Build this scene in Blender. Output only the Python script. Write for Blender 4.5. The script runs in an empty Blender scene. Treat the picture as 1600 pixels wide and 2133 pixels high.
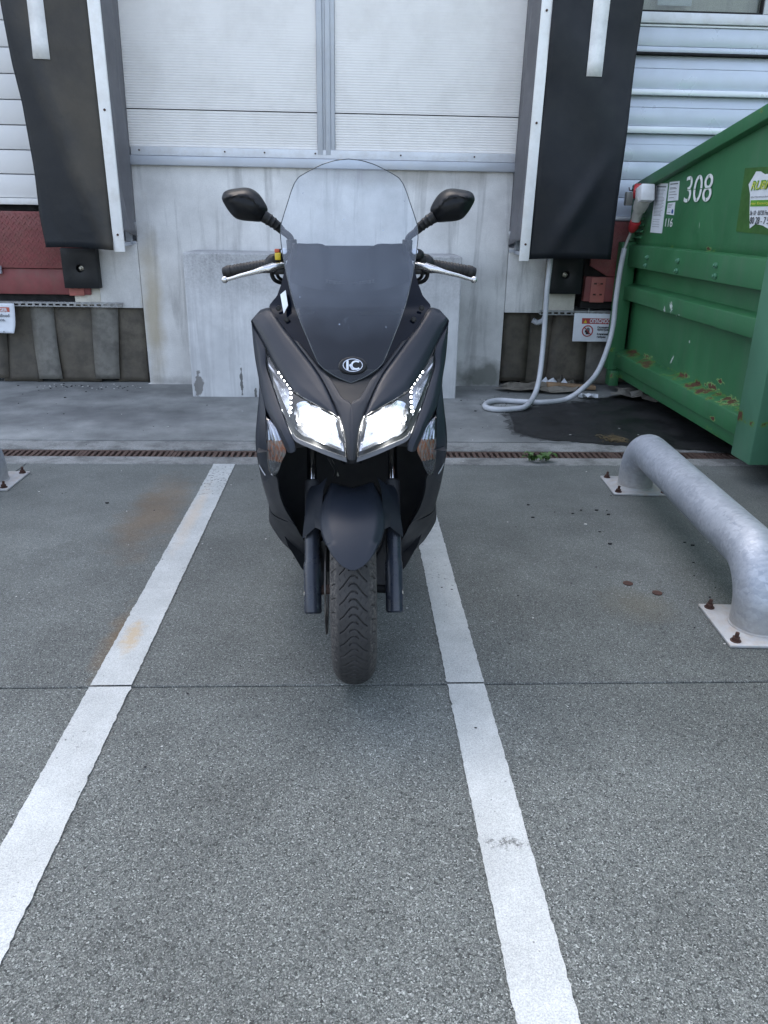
import bpy, bmesh, math, random
from mathutils import Vector, Matrix
random.seed(7)
R = math.radians
scene = bpy.context.scene
COL = scene.collection

# ---------------------------------------------------------------- camera, light
cam = bpy.data.cameras.new('camera')
camo = bpy.data.objects.new('camera', cam); COL.objects.link(camo)
cam.sensor_fit = 'HORIZONTAL'; cam.sensor_width = 36.0; cam.lens = 36.0*1602.0/1600.0
cam.clip_start = 0.05; cam.clip_end = 1000.0
camo.matrix_world = (Matrix.Translation((0, 0, 1.25)) @ Matrix.Rotation(R(-2.6), 4, 'Z')
                     @ Matrix.Rotation(R(90-21.0), 4, 'X') @ Matrix.Rotation(R(1.0), 4, 'Z'))
scene.camera = camo

SUN_EL, SUN_AZ = 50.0, -18.0            # sun stands behind the warehouse: the yard is in its shade
world = bpy.data.worlds.new('World'); scene.world = world; world.use_nodes = True
wn = world.node_tree.nodes; wl = world.node_tree.links
bg = wn['Background']
sky = wn.new('ShaderNodeTexSky'); sky.sky_type = 'NISHITA'; sky.sun_disc = False
sky.sun_elevation = R(SUN_EL); sky.sun_rotation = R(SUN_AZ); sky.air_density = 1.0; sky.dust_density = 5.0; sky.ozone_density = 1.0
hs = wn.new('ShaderNodeHueSaturation'); hs.inputs['Saturation'].default_value = .70
wl.new(sky.outputs['Color'], hs.inputs['Color']); wl.new(hs.outputs[0], bg.inputs['Color']); bg.inputs['Strength'].default_value = 0.15
sl = bpy.data.lights.new('sun', 'SUN'); sl.energy = 4.5; sl.angle = R(0.5); sl.color = (1.0, 0.93, 0.82)
so = bpy.data.objects.new('sun', sl); COL.objects.link(so)
d = Vector((math.sin(R(SUN_AZ))*math.cos(R(SUN_EL)), math.cos(R(SUN_AZ))*math.cos(R(SUN_EL)), math.sin(R(SUN_EL))))
so.rotation_euler = d.to_track_quat('Z', 'Y').to_euler(); so.location = d*30
scene.view_settings.view_transform = 'Standard'; scene.view_settings.look = 'None'
scene.view_settings.exposure = 2.1; scene.view_settings.gamma = 1.0
scene.cycles.max_bounces = 8; scene.cycles.transparent_max_bounces = 16

# ---------------------------------------------------------------- material helpers
class NT:
    def __init__(s, name):
        s.m = bpy.data.materials.new(name); s.m.use_nodes = True
        s.n = s.m.node_tree.nodes; s.l = s.m.node_tree.links
        s.b = s.n['Principled BSDF']; s.out = s.n['Material Output']
        s.co = s.n.new('ShaderNodeTexCoord').outputs['Object']
    def lk(s, a, b): s.l.new(a, b)
    def val(s, node, i, v):
        if hasattr(v, 'is_output') or isinstance(v, bpy.types.NodeSocket): s.l.new(v, node.inputs[i])
        elif v is not None:
            if isinstance(v, tuple) and len(v) == 3 and len(node.inputs[i].default_value) == 4: v = v+(1,)
            node.inputs[i].default_value = v
    def map(s, sc=(1, 1, 1), loc=(0, 0, 0), rot=(0, 0, 0), co=None):
        n = s.n.new('ShaderNodeMapping'); s.lk(co or s.co, n.inputs[0])
        n.inputs[1].default_value = loc; n.inputs[2].default_value = rot; n.inputs[3].default_value = sc
        return n.outputs[0]
    def noise(s, scale, detail=4, co=None, dist=0, rough=.55):
        n = s.n.new('ShaderNodeTexNoise'); s.lk(co or s.co, n.inputs['Vector'])
        n.inputs['Scale'].default_value = scale; n.inputs['Detail'].default_value = detail
        n.inputs['Distortion'].default_value = dist; n.inputs['Roughness'].default_value = rough
        return n.outputs['Fac']
    def vor(s, scale, co=None, out='Color', feat='F1'):
        n = s.n.new('ShaderNodeTexVoronoi'); s.lk(co or s.co, n.inputs['Vector']); n.feature = feat
        n.inputs['Scale'].default_value = scale; return n.outputs[out]
    def ramp(s, fac, stops, interp='LINEAR'):
        n = s.n.new('ShaderNodeValToRGB'); s.lk(fac, n.inputs[0]); r = n.color_ramp; r.interpolation = interp
        while len(r.elements) < len(stops): r.elements.new(.5)
        for e, (p, c) in zip(r.elements, stops):
            e.position = p; e.color = (c, c, c, 1) if not isinstance(c, tuple) else c+(1,)
        return n.outputs[0]
    def mix(s, f, a, b, mode='MIX'):
        n = s.n.new('ShaderNodeMixRGB'); n.blend_type = mode
        s.val(n, 0, f); s.val(n, 1, a); s.val(n, 2, b); return n.outputs[0]
    def math(s, op, a, b=None, c=None):
        n = s.n.new('ShaderNodeMath'); n.operation = op
        for i, v in enumerate((a, b, c)):
            if v is not None: s.val(n, i, v)
        return n.outputs[0]
    def spot(s, x, y, rx, ry, z=None, nz=6.0, amt=.6):
        """soft irregular blob (a stain) centred at x,y(,z)"""
        ax = (1/rx, 1/ry, 0) if z is None else (1/rx, 0, 1/ry)
        c = (-x/rx, -y/ry, 0) if z is None else (-x/rx, 0, -z/ry)
        v = s.map(ax, c); n = s.n.new('ShaderNodeVectorMath'); n.operation = 'LENGTH'; s.lk(v, n.inputs[0])
        w = s.math('MULTIPLY_ADD', s.noise(nz, 5), amt*2, -amt)
        dd = s.math('ADD', n.outputs['Value'], w)
        return s.ramp(dd, [(.25, 1.0), (1.0, 0.0)])
    def bump(s, h, strength=.3, dist=.002):
        n = s.n.new('ShaderNodeBump'); n.inputs['Strength'].default_value = strength
        n.inputs['Distance'].default_value = dist; s.lk(h, n.inputs['Height'])
        if s.b.inputs['Normal'].is_linked: s.lk(s.b.inputs['Normal'].links[0].from_socket, n.inputs['Normal'])
        s.lk(n.outputs[0], s.b.inputs['Normal'])
    def set(s, color=None, rough=None, metal=None, coat=None, spec=None):
        if color is not None: s.val(s.b, 'Base Color', color)
        if rough is not None: s.val(s.b, 'Roughness', rough)
        if metal is not None: s.val(s.b, 'Metallic', metal)
        if coat is not None: s.val(s.b, 'Coat Weight', coat); s.b.inputs['Coat Roughness'].default_value = .05
        if spec is not None: s.val(s.b, 'Specular IOR Level', spec)
        return s
def simple(name, c, rough=.5, metal=0, var=.15, scale=12, bump=0, coat=None, rv=.12, dust=None, bs=300, spec=None):
    t = NT(name)
    n = t.noise(scale, 5); lo = tuple(v*(1-var) for v in c); hi = tuple(min(1, v*(1+var)) for v in c)
    col = t.ramp(n, [(.3, lo), (.7, hi)])
    if dust:
        dm = t.ramp(t.noise(scale*2.3, 6, rough=.7), [(.45, 0.0), (.75, dust[1])]); col = t.mix(dm, col, dust[0])
    t.set(col, t.ramp(t.noise(scale*1.7, 4), [(.3, max(0.02, rough-rv)), (.7, min(1, rough+rv))]), metal, coat, spec)
    if bump: t.bump(t.noise(bs, 3), bump, .001)
    return t.m
MAT = {}
# aggregate pavement
def ground_mat(name, kind):
    t = NT(name)
    big = t.noise(.8, 5, rough=.6); med = t.noise(5.0, 4)
    if kind == 'aggregate':
        v = t.vor(360); g = t.n.new('ShaderNodeSeparateColor'); t.lk(v, g.inputs[0])
        col = t.ramp(g.outputs[0], [(0, (.008, .010, .010)), (.3, (.030, .036, .035)), (.6, (.090, .103, .100)), (.82, (.19, .21, .20)), (1, (.37, .395, .38))])
        v2 = t.vor(560); g2 = t.n.new('ShaderNodeSeparateColor'); t.lk(v2, g2.inputs[0])
        fine = t.ramp(g2.outputs[1], [(0, (.034, .040, .038)), (.6, (.093, .104, .10)), (1, (.22, .235, .225))])
        col = t.mix(t.ramp(t.noise(90, 2), [(.42, 0.0), (.58, 1.0)]), col, fine)
        # cement film over the stones further towards the wall
        sep = t.n.new('ShaderNodeSeparateXYZ'); t.lk(t.co, sep.inputs[0])
        far = t.ramp(t.math('ADD', t.math('MULTIPLY', sep.outputs['Y'], .22), t.math('MULTIPLY', big, .5)), [(.55, 0.06), (1.25, .55)])
        col = t.mix(far, col, (.140, .152, .144))
        t.bump(t.vor(360, out='Distance'), .35, .002)
        rust = t.spot(-.88, 3.25, .16, .60, nz=9); rust2 = t.spot(-.73, 2.15, .06, .28, nz=14)
        r3 = t.spot(1.0, 2.35, .16, .14, nz=10)
        col = t.mix(t.math('MULTIPLY', rust, .6), col, (.13, .085, .045))
        col = t.mix(t.math('MULTIPLY', rust2, .6), col, (.16, .10, .045))
        col = t.mix(t.math('MULTIPLY', r3, .25), col, (.16, .13, .07))
        rough = .82
    elif kind == 'apron':
        n = t.noise(240, 3); col = t.ramp(n, [(.3, (.14, .15, .145)), (.7, (.27, .28, .272))])
        col = t.mix(.5, col, t.ramp(t.noise(3.2, 6, rough=.65), [(.32, (.10, .105, .11)), (.5, (.19, .20, .20)), (.7, (.29, .295, .29))]))
        dirt = t.spot(-1.6, 5.0, 1.1, .35, nz=2.5, amt=.9); col = t.mix(t.math('MULTIPLY', dirt, .45), col, (.09, .095, .10))
        t.bump(n, .3, .002); rough = .85
    else:
        n = t.noise(160, 5, rough=.7); col = t.ramp(n, [(.3, (.14, .15, .15)), (.6, (.30, .305, .295)), (.8, (.42, .42, .40))])
        col = t.mix(t.ramp(t.noise(7, 5, rough=.7), [(.45, 0.0), (.65, .75)]), col, (.085, .088, .085))
        t.bump(n, .7, .004); rough = .9
    v = t.ramp(big, [(.3, .70), (.7, 1.22)]); w = t.ramp(med, [(.3, .88), (.7, 1.1)])
    col = t.mix(1.0, col, v, 'MULTIPLY'); col = t.mix(1.0, col, w, 'MULTIPLY')
    t.set(col, rough); return t.m
MAT['agg'] = ground_mat('aggregate_concrete', 'aggregate')
MAT['apron'] = ground_mat('apron_concrete', 'apron')
MAT['kerb'] = ground_mat('rough_channel_concrete', 'kerb')
def wet_mat():
    t = NT('wet_concrete'); n = t.noise(220, 3)
    col = t.ramp(n, [(.3, (.006, .007, .008)), (.7, (.020, .021, .022))])
    col = t.mix(t.ramp(t.noise(4, 5), [(.5, 0.0), (.75, .5)]), col, (.012, .012, .012))
    t.set(col, t.ramp(t.noise(5, 5), [(.35, .35), (.65, .75)])); t.bump(n, .3, .002); return t.m
MAT['wet'] = wet_mat()
def line_mat():
    t = NT('road_paint')
    col = t.ramp(t.noise(330, 4, rough=.75), [(.3, (.27, .29, .29)), (.65, (.55, .58, .575))])
    col = t.mix(1.0, col, t.ramp(t.noise(6, 5, rough=.7), [(.3, .80), (.7, 1.06)]), 'MULTIPLY')
    g = t.n.new('ShaderNodeSeparateColor'); t.lk(t.vor(360), g.inputs[0])
    stones = t.ramp(g.outputs[0], [(0, (.05, .055, .055)), (1, (.22, .235, .23))])
    sep = t.n.new('ShaderNodeSeparateXYZ'); t.lk(t.co, sep.inputs[0])
    wear = t.noise(75, 4, rough=.75); patch = t.noise(2.2, 3)
    far = t.ramp(sep.outputs['Y'], [(.0, 0.0), (1.0, 1.0)])
    farw = t.math('MULTIPLY', t.ramp(t.math('MULTIPLY', sep.outputs['Y'], .25), [(.5, 0.0), (.95, 1.0)]), .10)
    thr = t.math('ADD', t.math('ADD', wear, t.math('MULTIPLY', patch, .30)), farw)
    chips = t.ramp(thr, [(.845, 0.0), (.87, 1.0)])
    s2 = t.spot(.335, 1.27, .065, .022, nz=45, amt=1.3)
    chips = t.math('MAXIMUM', chips, t.math('MULTIPLY', s2, t.ramp(wear, [(.52, 0.0), (.56, 1.0)])))
    pin = t.ramp(t.vor(38, out='Distance'), [(.07, .85), (.10, 0.0)])
    chips = t.math('MAXIMUM', chips, t.math('MULTIPLY', pin, t.ramp(t.noise(9, 2), [(.5, 0.0), (.6, 1.0)])))
    col = t.mix(chips, col, stones)
    rust = t.spot(-.69, 2.15, .035, .13, nz=40, amt=.9); col = t.mix(t.math('MULTIPLY', rust, .6), col, (.45, .32, .16))
    rust = t.spot(-.70, 3.2, .04, .5, nz=22); col = t.mix(t.math('MULTIPLY', rust, .35), col, (.55, .42, .28))
    t.set(col, .7); t.bump(t.noise(260, 3), .4, .0015); return t.m
MAT['line'] = line_mat()
def wall_mat(name, base, grime, ystain=True):
    t = NT(name)
    streak = t.noise(1.0, 6, t.map((9, 9, .9)), dist=.4, rough=.65); blot = t.noise(2.6, 6, rough=.62)
    col = t.ramp(blot, [(.3, tuple(v*.70 for v in base)), (.65, tuple(v*1.05 for v in base))])
    col = t.mix(t.ramp(streak, [(.52, 0.0), (.78, grime)]), col, (.19, .19, .19))
    if ystain:
        a = t.spot(-1.50, 0, .10, .75, z=.55, nz=5); col = t.mix(t.math('MULTIPLY', a, .75), col, (.42, .36, .25))
        a = t.spot(0.35, 0, .9, .10, z=1.52, nz=4, amt=.9); col = t.mix(t.math('MULTIPLY', a, .45), col, (.25, .22, .18))
        a = t.spot(1.08, 0, .35, .16, z=.08, nz=7, amt=.9); col = t.mix(t.math('MULTIPLY', a, .75), col, (.10, .11, .09))
        a = t.spot(-1.35, 0, .25, .07, z=.02, nz=7, amt=.9); col = t.mix(t.math('MULTIPLY', a, .5), col, (.16, .16, .15))
    fine = t.noise(130, 4)
    col = t.mix(1.0, col, t.ramp(fine, [(.3, .93), (.7, 1.05)]), 'MULTIPLY')
    t.set(col, .85); t.bump(fine, .25, .002); t.bump(blot, .25, .01); return t.m
MAT['conc'] = wall_mat('dock_concrete', (.72, .715, .70), .75)
MAT['cream'] = wall_mat('cream_plaster', (.66, .63, .55), .35, False)
def block_mat():
    t = NT('weathered_block_concrete')
    streak = t.noise(1.0, 6, t.map((14, 14, .8)), dist=.3, rough=.65); blot = t.noise(3, 6, rough=.65)
    col = t.ramp(blot, [(.3, (.52, .53, .54)), (.68, (.72, .725, .73))])
    sep = t.n.new('ShaderNodeSeparateXYZ'); t.lk(t.co, sep.inputs[0])
    top = t.ramp(t.math('MULTIPLY_ADD', sep.outputs['Z'], .72, t.math('MULTIPLY', t.noise(9, 6), .45)), [(.55, 0.0), (1.0, 1.0)])
    col = t.mix(t.math('MULTIPLY', top, t.ramp(t.noise(60, 6, rough=.8), [(.35, .9), (.65, .35)])), col, (.17, .17, .17))
    col = t.mix(t.ramp(streak, [(.5, 0.0), (.8, .55)]), col, (.22, .22, .23))
    b = t.spot(-1.11, 0, .045, .15, z=.08, nz=16, amt=1.1); col = t.mix(t.ramp(b, [(.3, 0.0), (.5, .8)]), col, (.15, .14, .13))
    b = t.spot(-.80, 0, .014, .13, z=.12, nz=30, amt=.8); col = t.mix(t.ramp(b, [(.3, 0.0), (.45, .9)]), col, (.11, .11, .105))
    b = t.spot(-.70, 0, .012, .07, z=.02, nz=30, amt=.8); col = t.mix(t.ramp(b, [(.3, 0.0), (.45, .9)]), col, (.11, .11, .105))
    t.set(col, .88); t.bump(t.noise(140, 4), .3, .002); return t.m
MAT['block'] = block_mat()
MAT['door'] = simple('white_coated_sheet', (.80, .78, .755), .42, var=.05, scale=1.5, dust=((.45, .42, .38), .25), bs=500)
MAT['doorL'] = simple('white_section_door', (.76, .76, .76), .45, var=.06, scale=2)
MAT['alu'] = simple('aluminium_trim', (.48, .51, .56), .4, .2, var=.08, scale=3, dust=((.40, .40, .40), .4))
MAT['alu_lt'] = simple('pale_aluminium_flashing', (.66, .68, .71), .4, .1, var=.07, scale=4, dust=((.42, .38, .33), .4))
MAT['clad'] = simple('silver_wall_cladding', (.56, .61, .69), .36, .15, var=.08, scale=2.5, dust=((.5, .52, .55), .3))
MAT['clad_lt'] = simple('pale_cladding_ledge', (.76, .79, .83), .35, .2, var=.06, scale=2.5)
MAT['dark'] = simple('dark_gap', (.012, .012, .013), .8)
MAT['rubber'] = simple('black_shelter_rubber', (.010, .012, .016), .5, var=.25, scale=3, dust=((.03, .03, .03), .3), spec=.3, bump=.15, bs=500)
def flapmat():
    t = NT('dusty_lit_shelter_rubber'); n = t.noise(2.5, 6, rough=.65)
    sp = t.n.new('ShaderNodeSeparateXYZ'); t.lk(t.co, sp.inputs[0])
    (x0, _, z0), (x1, _, z1) = [(-2.0822,5.65,2.3081),(-1.7159,5.65,1.0074)]
    k = (x1-x0)/(z1-z0)                                   # dust brown doubles as painted light right of the fold, navy as shade left
    dd = t.math('ADD', t.math('SUBTRACT', t.math('SUBTRACT', sp.outputs['X'], x0), t.math('MULTIPLY', t.math('SUBTRACT', sp.outputs['Z'], z0), k)), t.math('MULTIPLY', t.math('SUBTRACT', n, .5), .16))
    m = t.ramp(t.math('MULTIPLY_ADD', dd, 4.0, .2), [(0, 0.0), (.55, 1.0)])
    dust = t.ramp(n, [(.3, (.030, .028, .026)), (.7, (.072, .063, .050))])
    col = t.mix(m, (.012, .015, .020), dust); t.set(col, t.ramp(n, [(.3, .42), (.7, .6)]), spec=.35); t.bump(t.noise(5, 4), .5, .02); t.bump(t.noise(500, 3), .15, .001); return t.m
MAT['rubberL'] = flapmat()
MAT['fabric'] = simple('grey_shelter_fabric', (.13, .13, .14), .6, var=.15, scale=4, dust=((.19, .185, .18), .3), bump=.2, bs=900)
MAT['white'] = simple('white_painted_trim', (.84, .84, .83), .4, var=.06, scale=5, dust=((.55, .5, .42), .35))
MAT['tape'] = simple('white_marking_sheet', (.78, .78, .77), .5, var=.1, scale=6, dust=((.42, .42, .42), .4), bump=.2, bs=60)
MAT['curtain'] = simple('dirty_grey_rubber_strip', (.095, .082, .062), .62, var=.35, scale=5, dust=((.035, .03, .026), .8), bump=.1)
MAT['curtain2'] = simple('pale_dirty_rubber_strip', (.165, .158, .138), .6, var=.3, scale=6, dust=((.05, .045, .04), .7), bump=.1)
MAT['red'] = simple('faded_red_paint', (.215, .055, .055), .55, var=.2, scale=7, dust=((.16, .08, .06), .6))
MAT['red2'] = simple('pale_red_paint', (.38, .12, .10), .55, var=.15, scale=7, dust=((.25, .15, .1), .5))
MAT['galv_flat'] = simple('galvanised_angle', (.34, .35, .36), .45, .5, var=.25, scale=20, dust=((.16, .12, .09), .5))
MAT['bolt'] = simple('rusty_bolt', (.065, .032, .024), .8, .2, var=.4, scale=60)
MAT['steel'] = simple('worn_steel', (.35, .33, .28), .4, .8, var=.2, scale=40)
MAT['iron'] = simple('rusty_cast_iron', (.085, .055, .045), .8, .2, var=.35, scale=16, dust=((.12, .075, .055), .5), bump=.4)
def galv():
    t = NT('galvanised_pipe')
    w = t.map((1, .45, 1)); g = t.n.new('ShaderNodeSeparateColor'); v = t.n.new('ShaderNodeTexVoronoi')
    nz = t.n.new('ShaderNodeTexNoise'); t.lk(t.co, nz.inputs['Vector']); nz.inputs['Scale'].default_value = 26
    mx = t.mix(.10, w, nz.outputs['Color']); t.lk(mx, v.inputs['Vector']); v.inputs['Scale'].default_value = 34; t.lk(v.outputs['Color'], g.inputs[0])
    col = t.ramp(g.outputs[0], [(0, (.26, .29, .335)), (.5, (.34, .37, .42)), (1, (.44, .475, .525))])
    col = t.mix(.45, col, t.ramp(t.noise(60, 6, t.map((.4, 1.4, 1)), rough=.7), [(.35, (.28, .315, .37)), (.65, (.50, .53, .58))]))
    sep = t.n.new('ShaderNodeSeparateXYZ'); t.lk(t.co, sep.inputs[0])
    dirt = t.ramp(t.math('ADD', sep.outputs['Z'], t.math('MULTIPLY', t.noise(18, 6), .14)), [(.07, .6), (.24, 0.0)])
    col = t.mix(dirt, col, (.33, .30, .24))
    sc = t.spot(.062, -.64, .014, .05, nz=60, amt=.9); col = t.mix(t.ramp(sc, [(.3, 0.0), (.5, .8)]), col, (.22, .09, .05))
    t.set(col, t.ramp(g.outputs[1], [(0, .42), (1, .62)]), .35); t.bump(t.noise(90, 3), .12, .002); return t.m
MAT['galv'] = galv()
MAT['plate'] = simple('pale_base_plate', (.42, .43, .44), .5, .15, var=.12, scale=12, dust=((.36, .27, .18), .6))
SCR = [(p[1], p[2], a, b, c) for p, a, b, c in zip([(2.12,4.9799,0.7411),(2.12,5.0808,0.6998),(2.12,5.0355,0.3953),(2.12,4.8437,0.6974),(2.12,4.8081,0.5487)], (.035, .02, .05, .012, .012), (.05, .045, .014, .02, .015), (.5, .3, .9, 0, 0))]
CHP = [(p[1], p[2], a, b) for p, a, b in zip([(2.04,5.4696,0.3465),(2.04,4.7738,0.3432),(2.04,4.4144,0.3476),(2.04,4.1221,0.3281),(2.04,4.3033,0.3985),(2.04,5.8068,0.2896),(2.04,4.6747,1.1058),(2.04,4.1528,0.2196)], (.08, .04, .10, .09, .07, .03, .04, .04), (.018, .014, .022, .024, .015, .012, .014, .014))]
def green(name, base):
    t = NT(name)
    n = t.noise(2.2, 6, rough=.6)
    col = t.ramp(n, [(.3, tuple(v*.85 for v in base)), (.7, tuple(v*1.15 for v in base))])
    st = t.noise(1, 6, t.map((12, 12, .9)), rough=.65)
    col = t.mix(t.ramp(st, [(.5, 0.0), (.8, .35)]), col, (.10, .15, .11))
    sep = t.n.new('ShaderNodeSeparateXYZ'); t.lk(t.co, sep.inputs[0])
    def low(z, h, w): # rust at a rail's shelf height
        a = t.math('ABSOLUTE', t.math('SUBTRACT', sep.outputs['Z'], z))
        a = t.ramp(t.math('MULTIPLY', a, 1/h), [(.2, 1.0), (1.0, 0.0)])
        return t.math('MULTIPLY', a, w)
    rn = t.noise(5.5, 9, rough=.72)
    lowz = t.math('MAXIMUM', low(.325, .06, .275), t.math('MAXIMUM', low(.13, .06, .15), low(1.10, .03, .17)))
    rimy = t.math('MAXIMUM', lowz, low(1.78, .05, .18))
    rr = t.math('ADD', rn, rimy)
    col = t.mix(t.ramp(rr, [(.775, 0.0), (.785, 1.0)]), col, (.10, .22, .05))
    rust = t.ramp(t.noise(70, 5), [(.3, (.06, .028, .02)), (.7, (.14, .062, .040))])
    col = t.mix(t.ramp(rr, [(.81, 0.0), (.82, 1.0)]), col, rust)
    sc = t.noise(1, 2, t.map((30, 46, 7), rot=(.5, 0, 0)))
    reg = t.ramp(t.noise(2.6, 2, t.map((1, 1, 1), (3, 3, 1))), [(.56, 0.0), (.64, 1.0)])
    col = t.mix(t.math('MULTIPLY', reg, t.ramp(sc, [(.74, 0.0), (.77, .9)])), col, (.55, .62, .56))
    def yz(y, z, ry, rz, ang, nz, amt, lo, hi):
        v = t.map((0, 1, 1), (0, -(y-4), -z)); v = t.map((0, 1/ry, 1/rz), (0, 0, 0), (0, 0, 0), t.map((1, 1, 1), (0, 0, 0), (ang, 0, 0), v))
        q = t.n.new('ShaderNodeVectorMath'); q.operation = 'LENGTH'; t.lk(v, q.inputs[0])
        return t.ramp(t.math('ADD', q.outputs['Value'], t.math('MULTIPLY', t.math('SUBTRACT', t.noise(nz, 5), .5), amt)), [(lo, 1.0), (hi, 0.0)])
    for (y, z, ry, rz, an) in SCR: col = t.mix(t.math('MULTIPLY', yz(y, z, ry, rz, an, 90, 2.2, .5, .6), .9), col, (.60, .66, .62))
    for (y, z, ry, rz) in CHP:
        col = t.mix(yz(y, z, ry, rz, 0, 26, 3.2, .80, .84), col, (.20, .34, .12)); col = t.mix(yz(y, z, ry, rz, 0, 26, 3.2, .58, .62), col, rust)
    t.set(col, t.ramp(n, [(.3, .34), (.7, .52)])); t.bump(t.noise(4, 3), .25, .02); t.bump(t.noise(120, 3), .08, .002); return t.m
MAT['green'] = green('green_container_paint', (.034, .150, .060))
MAT['greenlt'] = green('lighter_green_paint', (.075, .205, .125))  # same scratched and rusted paint on a lighter, more teal base
MAT['paper'] = simple('white_paper', (.66, .69, .73), .6, var=.06, scale=20)
MAT['print'] = simple('print_grey', (.16, .17, .19), .6)
MAT['ink'] = simple('print_black', (.02, .02, .025), .6)
MAT['spray'] = simple('white_spray_paint', (.72, .74, .74), .6, var=.1, scale=30)
MAT['signred'] = simple('sign_red', (.35, .05, .05), .5)
MAT['danger'] = simple('sign_orange_red', (.50, .11, .07), .5)
MAT['blue'] = simple('print_blue', (.03, .09, .30), .5)
MAT['stgreen'] = simple('sticker_green', (.10, .28, .02), .5)
MAT['styellow'] = simple('sticker_yellow', (.65, .66, .10), .5)
MAT['stbase'] = simple('sticker_olive_base', (.035, .115, .018), .5)  # flat olive ground behind the torn sticker
MAT['plugred'] = simple('red_plug_plastic', (.42, .03, .035), .4)
MAT['plugwhite'] = simple('white_socket_plastic', (.66, .67, .68), .4)
MAT['pluggrey'] = simple('grey_plug_plastic', (.36, .36, .33), .5)
MAT['hose'] = simple('grey_corrugated_hose', (.50, .52, .55), .5, var=.08, scale=8, dust=((.3, .3, .3), .3))
MAT['card'] = simple('wet_cardboard', (.17, .155, .13), .85, var=.3, scale=9, bump=.3)
MAT['wood'] = simple('weathered_wood', (.30, .20, .12), .8, var=.3, scale=14)
MAT['leaf'] = simple('weed_leaf', (.055, .12, .025), .5, var=.3, scale=50)
MAT['straw'] = simple('dry_grass', (.16, .12, .06), .9, var=.3, scale=50)
MAT['debris'] = simple('dark_debris', (.015, .015, .017), .8)
MAT['light_debris'] = simple('pale_debris', (.5, .5, .48), .8)
# scooter
MAT['matte'] = simple('matt_anthracite_paint', (.015, .019, .028), .40, var=.06, scale=6, bump=.05, bs=1500, rv=.03, spec=.30)
MAT['matte2'] = simple('textured_grey_plastic', (.026, .028, .034), .5, var=.08, scale=6, bump=.1, bs=1500, rv=.04, spec=.3)
MAT['gloss'] = simple('gloss_black_plastic', (.003, .005, .011), .10, var=.1, rv=.0, spec=.16)
MAT['blk'] = simple('black_plastic', (.011, .012, .014), .45, var=.15, bump=.1, bs=900, rv=.06, spec=.3)
MAT['cavity'] = simple('dull_black_inner_plastic', (.016, .018, .023), .6)
MAT['grip'] = simple('black_grip_rubber', (.012, .012, .013), .6, bump=.3, bs=500)
MAT['chrome'] = simple('chrome', (.75, .76, .78), .08, 1.0, var=.02, rv=.03)
MAT['aluc'] = simple('cast_aluminium_lever', (.62, .62, .63), .26, .9, var=.05, rv=.06)
MAT['slider'] = simple('dark_blue_fork_paint', (.018, .024, .038), .3, var=.15, scale=25, rv=.06, dust=((.05, .05, .05), .4))
MAT['silverpl'] = simple('silver_reflector', (.62, .64, .68), .16, .95, var=.05, rv=.05)
MAT['amber'] = simple('amber_lamp', (.55, .20, .05), .35, var=.2, scale=60)
MAT['yellow'] = simple('yellow_switch', (.62, .46, .03), .4)
MAT['orange'] = simple('red_switch', (.5, .10, .05), .4)
MAT['sticker'] = simple('white_sticker', (.60, .66, .70), .4)
MAT['emb'] = simple('silver_emblem', (.62, .66, .74), .3, .4)
MAT['pcb'] = simple('brake_disc_steel', (.10, .095, .09), .4, .7)
MAT['cloth'] = simple('black_seat_vinyl', (.012, .012, .013), .45, bump=.3, bs=400)
MAT['glassm'] = simple('mirror_glass', (.8, .8, .8), .02, 1.0, var=0, rv=0)
def tyre_mat():
    t = NT('dusty_tyre_rubber')
    col = t.ramp(t.noise(30, 6, rough=.7), [(.3, (.017, .017, .018)), (.7, (.037, .036, .037))])
    sep = t.n.new('ShaderNodeSeparateXYZ'); t.lk(t.co, sep.inputs[0])
    sh = t.ramp(t.math('MULTIPLY', t.math('ABSOLUTE', sep.outputs['X']), 16.0), [(.58, 0.0), (.74, 1.0)])
    col = t.mix(t.math('MULTIPLY', sh, t.ramp(t.noise(120, 6, rough=.8), [(.45, 0.0), (.62, .7)])), col, (.14, .13, .12))
    t.set(col, .72); t.bump(t.noise(350, 3), .3, .001); return t.m
MAT['tyre'] = tyre_mat()
def emis(name, col, st):
    t = NT(name); t.set((.9, .9, .9), .3)
    t.b.inputs['Emission Color'].default_value = col+(1,); t.b.inputs['Emission Strength'].default_value = st; return t.m
MAT['beam'] = emis('lit_headlamp', (1.0, .98, .95), 9.0)
def beamv():
    t = NT('lit_reflector'); w = t.noise(1, 3, t.map((60, 60, 9))); k = t.noise(22, 3)
    e = t.math('MULTIPLY', t.ramp(w, [(.3, .35), (.6, 1.0)]), t.ramp(k, [(.3, .5), (.5, 1.0)]))
    sp = t.n.new('ShaderNodeSeparateXYZ'); t.lk(t.co, sp.inputs[0])
    ax = t.math('MULTIPLY', t.math('SUBTRACT', t.math('ABSOLUTE', sp.outputs['X']), BX), 1/.050); az = t.math('MULTIPLY', t.math('SUBTRACT', sp.outputs['Z'], BZ), 1/.042)
    dd = t.math('SQRT', t.math('ADD', t.math('MULTIPLY', ax, ax), t.math('MULTIPLY', az, az)))
    e = t.math('MULTIPLY', e, t.ramp(dd, [(.1, 1.0), (.5, .2), (.95, .012)]))  # reflector glows by itself: painted falloff of the bulb light it mirrors
    t.set((.8, .82, .85), .15, .9); t.b.inputs['Emission Color'].default_value = (1, .985, .96, 1)
    t.lk(t.math('MULTIPLY', e, 5.0), t.b.inputs['Emission Strength']); return t.m
BX, BZ = [(-p[0], p[1]) for p in [(-0.0896,0.7584,0.03)]][0]
MAT['beamv'] = beamv()
MAT['lip'] = simple('frosted_lens_lip', (.10, .105, .115), .5, spec=.3)
MAT['edge'] = simple('screen_edge', (.05, .06, .065), .2)
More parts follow.
